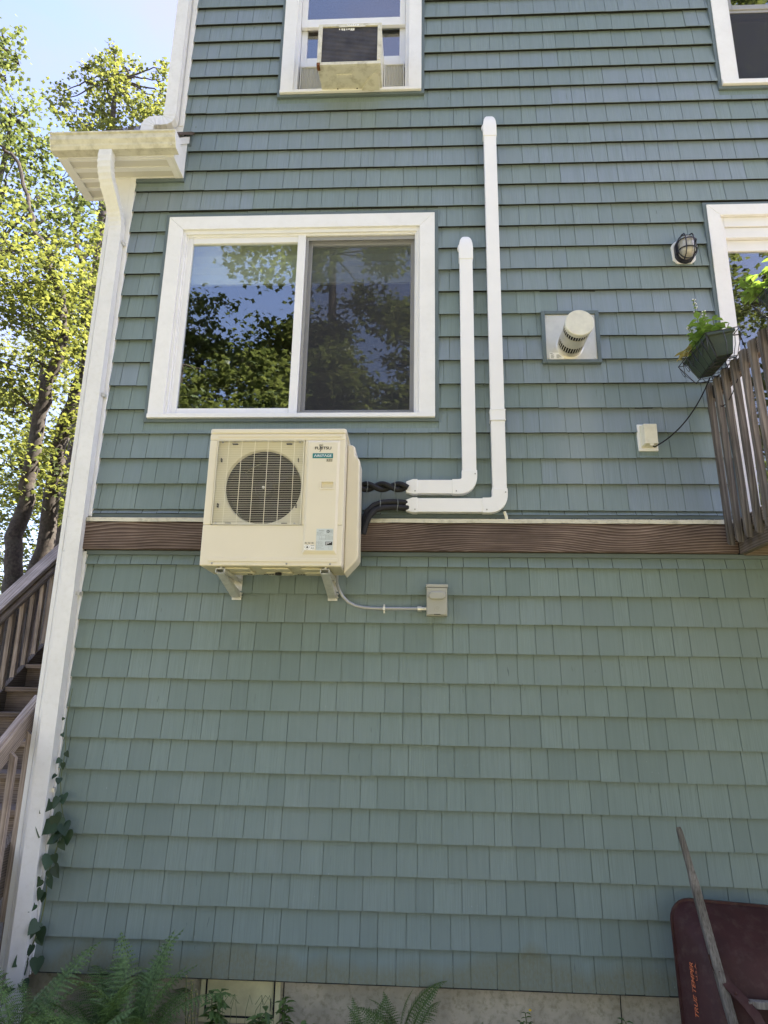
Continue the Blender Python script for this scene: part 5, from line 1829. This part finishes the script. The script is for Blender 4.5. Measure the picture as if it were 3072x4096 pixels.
# heart leaf, unit length, tip at -z
hp = [(0, 0), (.16, .10), (.36, .08), (.47, -.10), (.44, -.34), (.30, -.60), (.13, -.84), (0, -1.0)]
pts = [(x, -.10 * abs(x) ** 1.3 + .10 * (z + .4) ** 2, z) for x, z in hp]
left = [(-x, y, z) for x, y, z in reversed(pts[1:-1])]
ring = pts + left
mid = [(0, .03, -.40)]
vs = ring + mid
nR = len(ring)
lm.add(vs, [(i, (i + 1) % nR, nR) for i in range(nR)])
leaf_me = lm.mesh('leaf')
leaf_me.materials.append(M['ivy'])
leaf_me.polygons.foreach_set('use_smooth', [True] * len(leaf_me.polygons))
vl = [(-2.128, 1.609, .018), (-2.120, 1.52, .022), (-2.085, 1.415, .030), (-2.115, 1.375, .028), (-2.092, 1.355, .034), (-2.125, 1.29, .030), (-2.105, 1.27, .034), (-2.07, 1.18, .055), (-2.095, 1.165, .06), (-2.14, 1.14, .07), (-2.155, 1.045, .085), (-2.10, 1.06, .06), (-2.06, 1.06, .075), (-2.035, 1.03, .07), (-2.02, .985, .07), (-2.055, .985, .06), (-2.075, .95, .05), (-2.05, .935, .05), (-2.09, 1.02, .06),
      (-2.105, .855, .06), (-2.075, .86, .045), (-2.065, .80, .055), (-2.10, .775, .045), (-2.135, .73, .05), (-2.09, .735, .05), (-2.12, .68, .05), (-2.11, .665, .04), (-2.145, .605, .04), (-2.12, .515, .065), (-2.095, .49, .06), (-2.155, .49, .06), (-2.105, .44, .045), (-2.135, .40, .04), (-2.15, .385, .04), (-2.165, .35, .06), (-2.095, .34, .06), (-2.16, .305, .05), (-2.205, .275, .055), (-2.20, .235, .06), (-2.15, .235, .05), (-2.215, .175, .055), (-2.16, .16, .05), (-2.225, .11, .07), (-2.20, .06, .08)]
for x, z, s_ in vl:
    o = bpy.data.objects.new('leaf', leaf_me)
    COL.objects.link(o)
    o.parent = vine
    ax = min(spine, key=lambda q: abs(q[2] - z))
    sgn = 1 if x > ax[0] else -1
    o.location = (x + 2.12, -.072 + .05 - rnd.uniform(0, .025), z)
    o.rotation_euler = (rnd.uniform(-.7, .1), sgn * rnd.uniform(-.9, .1), rnd.uniform(-.5, .5))
    k_ = s_ * rnd.uniform(1.1, 1.4)
    o.scale = (k_, k_, k_)

# ------------------------------------------------------------------ ferns
def frond_mesh(name, L_, curve, mat, seed, wid=.34, pairs=22):
    r = random.Random(seed)
    mb = MB()
    pts = []
    for i in range(13):
        t_ = i / 12
        ang = 1.25 - curve * t_ ** 1.4
        if i == 0:
            pts.append(Vector((0, 0, 0)))
        else:
            pts.append(pts[-1] + Vector((cos(ang), 0, sin(ang))) * (L_ / 12))
    mb.tube(pts, .0026, 4, scales=[1.4 - i * .1 for i in range(13)])
    def at(t_):
        f_ = min(t_ * 12, 11.999)
        k_ = int(f_)
        return pts[k_].lerp(pts[k_ + 1], f_ - k_), (pts[k_ + 1] - pts[k_]).normalized()
    for k_ in range(pairs):
        t_ = .20 + .80 * k_ / pairs
        p, d_ = at(t_)
        env = (sin(pi * min(1, (t_ - .12) / .62) * .5) if t_ < .5 else 1 - ((t_ - .5) / .5) ** 1.2)
        l = L_ * wid * .5 * max(.06, env) * r.uniform(.9, 1.1)
        for sd in (1, -1):
            side = Vector((d_.x * .42, sd, d_.z * .42 - .12 + r.uniform(-.1, .1))).normalized()
            nv = side.cross(d_).normalized()
            dd = (d_ - side * d_.dot(side)).normalized()
            W0 = L_ * .8 / pairs * .66
            m_ = max(3, int(l / .011))
            ctr = [p + side * (l * j / m_) - Vector((0, 0, l * .22 * (j / m_) ** 2)) for j in range(m_ + 1)]
            for j in range(m_):
                w0 = W0 * (1 - (j / m_)) ** .7
                w1 = W0 * (1 - ((j + 1) / m_)) ** .7 * .55
                a_, b_ = ctr[j], ctr[j + 1]
                tip_ = a_.lerp(b_, .75)
                mb.add([a_, tip_ + dd * w0 + nv * .001, b_], [(0, 1, 2)])
                mb.add([a_, b_, tip_ - dd * w0 + nv * .001], [(0, 1, 2)])
    me = mb.mesh(name)
    me.materials.append(M[mat])
    return me
FM = [frond_mesh('frond', .62, 1.25, 'fern', 1), frond_mesh('frond', .62, 1.8, 'fern', 2), frond_mesh('frond', .55, .8, 'fern', 3, .38)]
FMl = [frond_mesh('frond', .46, 1.5, 'fernlight', 4, .36), frond_mesh('frond', .42, .9, 'fernlight', 5, .36)]
def fern(x, y, label, group, fr, meshes, seed):
    r = random.Random(seed)
    t = thing('fern', label, 'fern', (x, y, 0), group)
    for az, sc_f, tilt_ in fr:
        o = bpy.data.objects.new('frond', r.choice(meshes))
        COL.objects.link(o)
        o.parent = t
        o.location = (r.uniform(-.05, .05), r.uniform(-.05, .05), r.uniform(-.03, .03))
        o.rotation_euler = (r.uniform(-.25, .25), -tilt_, az)
        o.scale = (sc_f * .98,) * 3
    return t
def spread(n, a0, a1, s0, s1, r, t0=-.5, t1=.15):
    return [(a0 + (a1 - a0) * (k + r.random()) / n, r.uniform(s0, s1), r.uniform(t0, t1)) for k in range(n)]
rf_ = random.Random(11)
GF = 'dark ferns massed at the left foot of the wall'
fern(-1.95, -.50, 'dark fern at the foot of the corner downspout', GF, spread(30, 0, 2 * pi, .5, 1.05, rf_, -.6, .3), FM, 1)
fern(-1.62, -.38, 'dark fern with a frond standing up against the lowest shingles', GF, spread(28, 0, 2 * pi, .5, 1.0, rf_, -.6, .3) + [(2.2, 1.0, .15)], FM, 2)
fern(-1.42, -.34, 'tallest dark fern, its fronds reaching up the siding', GF, spread(28, 0, 2 * pi, .5, 1.05, rf_, -.6, .3) + [(.6, 1.15, .2), (2.2, 1.12, .24), (.1, 1.0, .15), (1.3, 1.1, .3)], FM, 3)
fern(-1.52, -.80, 'dark fern nearest the viewer in the left clump', GF, spread(30, 0, 2 * pi, .5, .85, rf_, -.6, .3), FM, 4)
fern(-1.98, -.95, 'dark fern in the bottom left corner', GF, spread(30, 0, 2 * pi, .5, .9, rf_, -.6, .3), FM, 5)
fern(-2.28, -.55, 'dark fern spilling past the foot of the downspout', GF, spread(24, 0, 2 * pi, .5, .8, rf_, -.6, .3), FM, 6)
fern(-1.14, -.75, 'dark fern at the right end of the left clump', GF, spread(20, 0, 2 * pi, .4, .66, rf_, -.6, .3), FM, 7)
GL = 'light green ferns before the concrete foundation'
fern(-.06, -.16, 'light green fern at the middle of the foundation, taller than its neighbour', GL, [(2.9, .85, .1), (.3, 1.0, .32), (.5, .9, .2), (1.9, .8, .1), (3.4, .75, .0), (.9, .72, .1), (2.2, .55, -.2), (5.4, .5, -.4), (4.0, .5, -.3), (.1, .68, .5)], FMl, 8)
fern(-.25, -.24, 'small light green fern left of the taller one by the foundation', GL, [(2.6, .7, .1), (.8, .75, .3), (4.2, .7, -.1), (2.0, .75, .2), (3.6, .5, -.2), (1.6, .55, .2), (5, .4, -.3)], FMl, 9)
fern(.30, -.15, 'single fern tip standing right of the foundation ferns', GL, [(1.2, .42, .3), (2.6, .35, .1), (.2, .3, 0)], FMl, 10)

def weed(x, y, h, label, n, seed, mat='fernlight', l=.07, name='weed', lean=0):
    r = random.Random(seed)
    t = thing(name, label, 'plant', (x, y, 0))
    st, lf = MB(), MB()
    for k in range(n):
        a = r.uniform(0, 2 * pi)
        b0 = Vector((x + r.uniform(-.03, .03), y, 0))
        tip = b0 + Vector((.1 * cos(a) * h + lean * r.uniform(.5, 1.2), .1 * sin(a) * h, h * r.uniform(.7, 1)))
        st.tube([b0, b0.lerp(tip, .5) + Vector((0, 0, .02)), tip], .003, 5)
        m_ = max(4, int(h / .028))
        for j in range(m_):
            p = b0.lerp(tip, .25 + .75 * (j + 1) / m_)
            for q in range(2):
                a2 = a + j * 2.4 + q * pi
                ll = l * r.uniform(.7, 1.1)
                leaf_quad(lf, p, (cos(a2), sin(a2), r.uniform(-.5, .35)), (0, 0, 1), ll, ll * .42)
    st.build('stem', 'stem', t)
    lf.build('foliage', mat, t, fix=False)
    return t
weed(-1.10, -.10, .27, 'leafy weed in front of the access panel left side', 3, 1, 'fern', .07)
weed(-.90, -.22, .19, 'arching weed drooping before the access panel', 5, 2, 'fern', .075, lean=.12)
weed(-.71, -.12, .20, 'bright-tipped weed at the right edge of the access panel', 2, 3, 'fernlight', .06)
weed(-.60, -.20, .14, 'narrow-leaved weed just right of the access panel', 3, 4, 'fern', .07, lean=.04)
weed(-1.19, -.16, .30, 'dry seed-headed weed left of the access panel', 4, 5, 'yellowleaf', .016)
weed(1.11, -.12, .17, 'small weed beside the foundation joint', 4, 6, 'fern', .05)
clo = weed(.575, -.14, .20, 'clover with one yellow flower by the foundation', 4, 7, 'fernlight', .035, 'clover')
c = MB(); c.lathe([(.002, 0), (.008, .004), (.006, .009)], (.58, -.15, .205), 'z', 8); c.build('blossom', 'yellow', clo)
c = MB()
for k in range(9):
    a = rnd.uniform(.7, 2.2)
    x = -1.08 + k * .04
    c.tube([(x, -.09, .04), (x + .03 * cos(a), -.10, .14), (x + .1 * cos(a), -.10, .21), (x + .18 * cos(a), -.11, .17)], .0013, 4)
tag(c.build('grass_tuft', 'stem'), 'thin wiry grass blades in front of the access panel', 'grass')

# ------------------------------------------------------------------ trees
def add_leaf(vs, fs, c, d, n, l):
    s = d.cross(n).normalized()
    n = s.cross(d)
    o = len(vs)
    w = l * .52
    vs += [c, c + d * l * .45 + s * w - n * l * .10, c + d * l * .62 + s * w * .38, c + d * l - n * l * .12, c + d * l * .62 - s * w * .38, c + d * l * .45 - s * w - n * l * .10]
    fs += [(o, o + 1, o + 2), (o, o + 2, o + 4), (o + 2, o + 3, o + 4), (o, o + 4, o + 5)]
def crown(blobs, per, size, r, flat=.75):
    vs, fs = [], []
    for (x, y, z, R_) in blobs:
        m_ = int(per * R_ * R_)
        sub = []
        for _ in range(max(5, int(16 * R_))):
            v = Vector((r.gauss(0, 1), r.gauss(0, 1), r.gauss(0, 1)))
            v = v.normalized() * R_ * (r.random() ** .45)
            sub.append((Vector((x + v.x, y + v.y, z + v.z * flat)), R_ * r.uniform(.18, .38)))
        for _ in range(m_):
            cc, rr = r.choice(sub)
            p = cc + Vector((r.gauss(0, 1) * rr, r.gauss(0, 1) * rr, r.gauss(0, .45) * rr))
            a = r.uniform(0, 2 * pi)
            d = Vector((cos(a), sin(a), r.uniform(-.9, .25))).normalized()
            n = Vector((r.gauss(0, .45), r.gauss(0, .45), 1)).normalized()
            add_leaf(vs, fs, p, d, n, size * r.uniform(.65, 1.25))
    mb = MB()
    mb.v = [tuple(v) for v in vs]
    mb.f = fs
    mb.mi = [0] * len(fs)
    return mb
def limb(mb, pts, r0, r1, n=9, wob=.02, r=rnd):
    P = [Vector(p) for p in pts]
    Q = []
    for i in range(len(P) - 1):
        for k in range(4):
            Q.append(P[i].lerp(P[i + 1], k / 4) + Vector((r.gauss(0, wob), r.gauss(0, wob), 0)))
    Q.append(P[-1])
    m_ = len(Q)
    mb.tube(Q, 1.0, n, scales=[r0 + (r1 - r0) * i / (m_ - 1) for i in range(m_)])
def tree(label, trunks, blobs, mat, per, size, seed, group=None, twigs=True, flat=.75):
    r = random.Random(seed)
    b0 = trunks[0][0][0]
    t = thing('tree', label, 'tree', (b0[0], b0[1], 0), group)
    tr, br = MB(), MB()
    for i, (pts, r0, r1) in enumerate(trunks):
        lm_ = tr if i == 0 else MB()
        limb(lm_, pts, r0, r1, 10 if r0 > .08 else 7, .02 if r0 > .05 else .03, r)
        if i:
            lm_.build('limb', 'bark', t, smooth=True)
    if twigs:
        allp = [Vector(p) for pts, _, _ in trunks for p in pts]
        for (x, y, z, R_) in blobs:
            c_ = Vector((x, y, z))
            q = min(allp, key=lambda p: (p - c_).length + max(0, p.z - c_.z) * 1.5)
            if (q - c_).length < 4:
                limb(br, [q, q.lerp(c_, .55) + Vector((0, 0, .12)), c_ + Vector((0, 0, R_ * .3))], .03, .008, 6, .03, r)
            for _ in range(3):
                v = Vector((r.gauss(0, 1), r.gauss(0, 1), abs(r.gauss(0, .6)))).normalized() * R_ * .9
                limb(br, [c_, c_ + v * .5, c_ + v], .010, .003, 5, .02, r)
    tr.build('trunk', 'bark', t, smooth=True)
    if br.v: br.build('twigs', 'bark', t, smooth=True)['kind'] = 'stuff'
    crown(blobs, per, size, r, flat).build('crown', mat, t, fix=False)
    return t
A = [(-6.38, 5.0, 7.26, 0.9), (-6.04, 5.0, 7.92, 0.9), (-6.06, 5.0, 5.8, 0.75), (-5.83, 5.2, 7.46, 0.8), (-6.71, 5.0, 8.53, 0.9), (-5.85, 4.8, 6.39, 0.8), (-5.91, 5.0, 4.89, 0.6), (-6.63, 5.0, 6.42, 0.9), (-5.75, 5.4, 5.14, 0.5), (-7.48, 5.5, 8.04, 1.1), (-5.65, 4.6, 8.13, 0.6)]
B = [(-5.91, 6.0, 7.84, 0.8), (-5.7, 6.0, 8.57, 0.8), (-5.88, 6.4, 9.57, 0.7), (-5.48, 6.0, 5.92, 0.6), (-5.55, 6.0, 4.89, 0.6), (-5.94, 6.5, 7.25, 0.7), (-6.58, 6.6, 8.82, 0.8), (-5.87, 6.2, 4.7, 0.6), (-5.67, 6.6, 7.2, 0.8), (-5.63, 6.4, 8.33, 0.8)]
Cc = [(-7.58, 9.0, 16.08, 0.9), (-7.83, 9.0, 15.56, 0.8), (-7.08, 9.0, 15.53, 0.9), (-6.48, 9.3, 15.9, 0.6), (-6.53, 9.0, 15.07, 0.8), (-8.42, 9.0, 15.35, 0.7), (-7.87, 8.6, 14.5, 0.8), (-7.45, 9.0, 15.02, 0.9), (-7.72, 9.0, 16.93, 0.5), (-6.56, 9.3, 16.6, 0.4), (-8.24, 9.0, 16.33, 0.5), (-8.78, 9.0, 15.66, 0.4), (-7.13, 9.5, 16.43, 0.6), (-7.51, 9.0, 16.54, 0.6), (-6.32, 9.2, 15.34, 0.7)]
D = [(-7.8, 6.0, 12.09, 0.7), (-7.69, 6.2, 12.46, 0.6), (-7.53, 6.0, 11.29, 0.7), (-7.14, 6.2, 11.46, 0.6), (-7.61, 6.0, 10.63, 0.8), (-7.31, 6.0, 11.74, 0.6), (-6.96, 6.0, 10.4, 0.6), (-7.3, 6.0, 9.88, 0.8), (-6.99, 6.6, 11.35, 0.5), (-6.7, 6.4, 10.39, 0.5), (-6.83, 6.2, 9.76, 0.7), (-8.24, 6.0, 11.54, 1.0), (-6.6, 7.0, 11.45, 0.5), (-6.6, 6.8, 10.31, 0.6), (-6.32, 7.0, 10.86, 0.5)]
Ee = [(-7.46, 5.0, 13.01, 0.35), (-7.29, 5.0, 12.55, 0.4), (-7.08, 5.0, 12.38, 0.3), (-7.25, 5.0, 12.05, 0.35), (-7.77, 5.0, 12.46, 0.8)]
GT = 'maples beyond the staircase'
tree('backlit maple with the thick leaning trunk nearest the staircase', [([(-5.45, 5, 0), (-5.549, 5, 2.644), (-5.687, 5, 3.162), (-5.767, 5, 3.877), (-5.682, 5, 4.622), (-5.674, 5, 5.795), (-5.584, 5, 6.491), (-5.502, 5, 6.869), (-5.529, 5, 7.474), (-5.732, 5, 8.054)], .145, .055),
     ([(-5.732, 5, 8.054), (-6.041, 5.3, 8.393), (-6.237, 5.5, 8.857), (-6.659, 5.5, 9.476), (-6.82, 5.5, 10.087), (-7.227, 5.5, 10.935), (-7.492, 5.5, 11.157)], .05, .025)], A, 'leafA', 860, .088, 21, GT)
tree('backlit maple whose forked upper limbs show below the eave', [([(-6.0, 6, 0), (-5.98, 6, 2.932), (-5.851, 6, 3.908), (-5.891, 6, 5.142), (-5.855, 6, 6.05), (-5.685, 6, 6.814), (-5.608, 6, 7.043), (-5.75, 6.2, 7.843), (-6.05, 6.4, 8.6), (-6.517, 7, 9.733)], .15, .06),
     ([(-6.517, 7, 9.733), (-6.766, 7, 10.468), (-6.787, 7, 10.986), (-6.664, 7, 11.394)], .055, .03), ([(-6.517, 7, 9.733), (-6.392, 7, 10.29), (-6.113, 7, 10.856), (-5.9, 7.1, 11.3)], .06, .03)], B + [(-6.9, 7, 12, .5), (-5.9, 7.3, 11.2, .5)], 'leafA', 820, .088, 22, GT)
Cc = [(x, y, z, r_ * .72) for x, y, z, r_ in Cc] + [(-7.72, 9, 17.35, .28), (-6.5, 9.3, 17.0, .25), (-8.3, 9, 16.8, .3), (-7.15, 9.2, 16.9, .3), (-8.9, 9, 16.0, .3), (-6.2, 9.3, 16.0, .3)]
tree('tall maple whose pointed top rises above the eave', [([(-7.2, 9.2, 0), (-7.3, 9.2, 8), (-7.4, 9.1, 13), (-7.5, 9, 16.4)], .26, .04)], Cc, 'leafA', 760, .10, 23, GT)
tree('airy maple with thin branches at the left edge', [([(-8.3, 6.2, 0), (-8.2, 6.2, 6), (-7.9, 6.1, 9), (-7.75, 6, 12.3)], .16, .03)], D, 'leafB', 540, .092, 24, GT)
tree('leaning maple whose sprig hangs into the sky at the left edge', [([(-9.4, 4.9, 0), (-9.2, 4.9, 8), (-8.6, 5, 11.5), (-7.6, 5, 12.8)], .15, .02)], Ee + [(-8.8, 5, 12.6, 1.0)], 'leafB', 540, .09, 25, GT)
# woodland further back
rb = random.Random(5)
bk = [(-9.5, 12.5, 9.5), (-6.9, 13.5, 11), (-12.0, 15, 13), (-8.4, 17.5, 14.5), (-14.5, 11, 12)]
nb = ['pale sunlit maple standing behind the forked maple', 'bushy maple filling the gap beside the house corner', 'broad maple far behind the left trunk', 'tallest maple of the far row', 'maple at the far left of the back row']
for i, (x, y, h) in enumerate(bk):
    bl = []
    for k in range(22):
        zz = rb.uniform(.18, 1) * h
        wv = 2.6 * (1 - abs(zz / h - .5) * 1.1)
        bl.append((x + rb.gauss(0, .55) * wv, y + rb.gauss(0, .5) * wv, zz, rb.uniform(.7, 1.25)))
    tree(nb[i], [([(x, y, 0), (x + .2, y, h * .4), (x, y, h * .75), (x + .1, y, h * .95)], .2, .04)], bl, 'leafA' if i % 2 == 0 else 'leafB', 340, .14, 40 + i, 'woodland behind the staircase', twigs=False)
sb_pts = [(-4.9, 4.4, 1.6), (-6.4, 5.6, 1.5), (-4.6, 6.8, 2.2), (-7.6, 6.5, 2.1)]
sbl = ['green shrub seen through the staircase balusters near the house', 'shrub between the maple trunks', 'taller shrub behind the staircase top', 'shrub at the left edge behind the stairs']
for i, (x, y, h) in enumerate(sb_pts):
    t = thing('shrub', sbl[i], 'shrub', (x, y, 0), 'undergrowth behind the staircase')
    r = random.Random(60 + i)
    bl = [(x + r.gauss(0, .45), y + r.gauss(0, .4), r.uniform(.3, 1) * h, r.uniform(.35, .6)) for _ in range(12)]
    s = MB()
    for k in range(6):
        limb(s, [(x + r.gauss(0, .08), y, 0), (x + r.gauss(0, .3), y + r.gauss(0, .3), h * .7)], .02, .006, 5, .02, r)
    s.build('stem', 'bark', t)
    crown(bl, 900, .09, r).build('foliage', 'leafA' if i % 2 else 'leafB', t, fix=False)
# trees in front of the house, seen only in the window panes
fr = [(-9.5, -17, 20, .45), (-5.6, -19.5, 16.5, .12), (-3.0, -16, 22, .55), (1.2, -19, 17.5, .12), (5.4, -17, 20, .30), (12.6, -16.5, 28, .2), (-14, -16, 17, .2), (-6.6, -12.5, 11.0, .25), (-.2, -22, 18, .15), (1.8, -13, 11.6, .25), (-2.6, -13.5, 11.2, .25), (6.5, -13, 10.5, .2)]
nf = ['maple mirrored in the left part of the wide window', 'low dark tree mirrored at the foot of the wide window', 'tall tree mirrored across the top of the wide window', 'low tree mirrored behind the screen', 'dark tall tree mirrored in the patio door', 'broad tree mirrored at the right in the patio door', 'large maple standing far left in front of the house', 'small tree at the left of the trees facing the house', 'rear tree mirrored between two taller ones', 'small tree mirrored at the foot of the screen', 'small tree mirrored beside the middle stile', 'small tree mirrored low in the patio door']
for i, (x, y, h, lo) in enumerate(fr):
    bl = []
    for k in range(30 if lo > .3 else (80 if h > 25 else 34)):
        zz = rb.uniform(lo, 1) * h
        wv = 2.9 * (1 - abs((zz / h - lo) / (1 - lo) - .45) * 1.0)
        bl.append((x + rb.gauss(0, .6) * wv, y + rb.gauss(0, .5) * wv, zz, rb.uniform(.7, 1.2)))
    tree(nf[i], [([(x, y, 0), (x + .2, y, h * .4), (x, y, h * .75), (x + .1, y, h * .95)], .26, .04)], bl, 'leafB', 380, .20, 80 + i, 'trees mirrored in the windows', twigs=True)
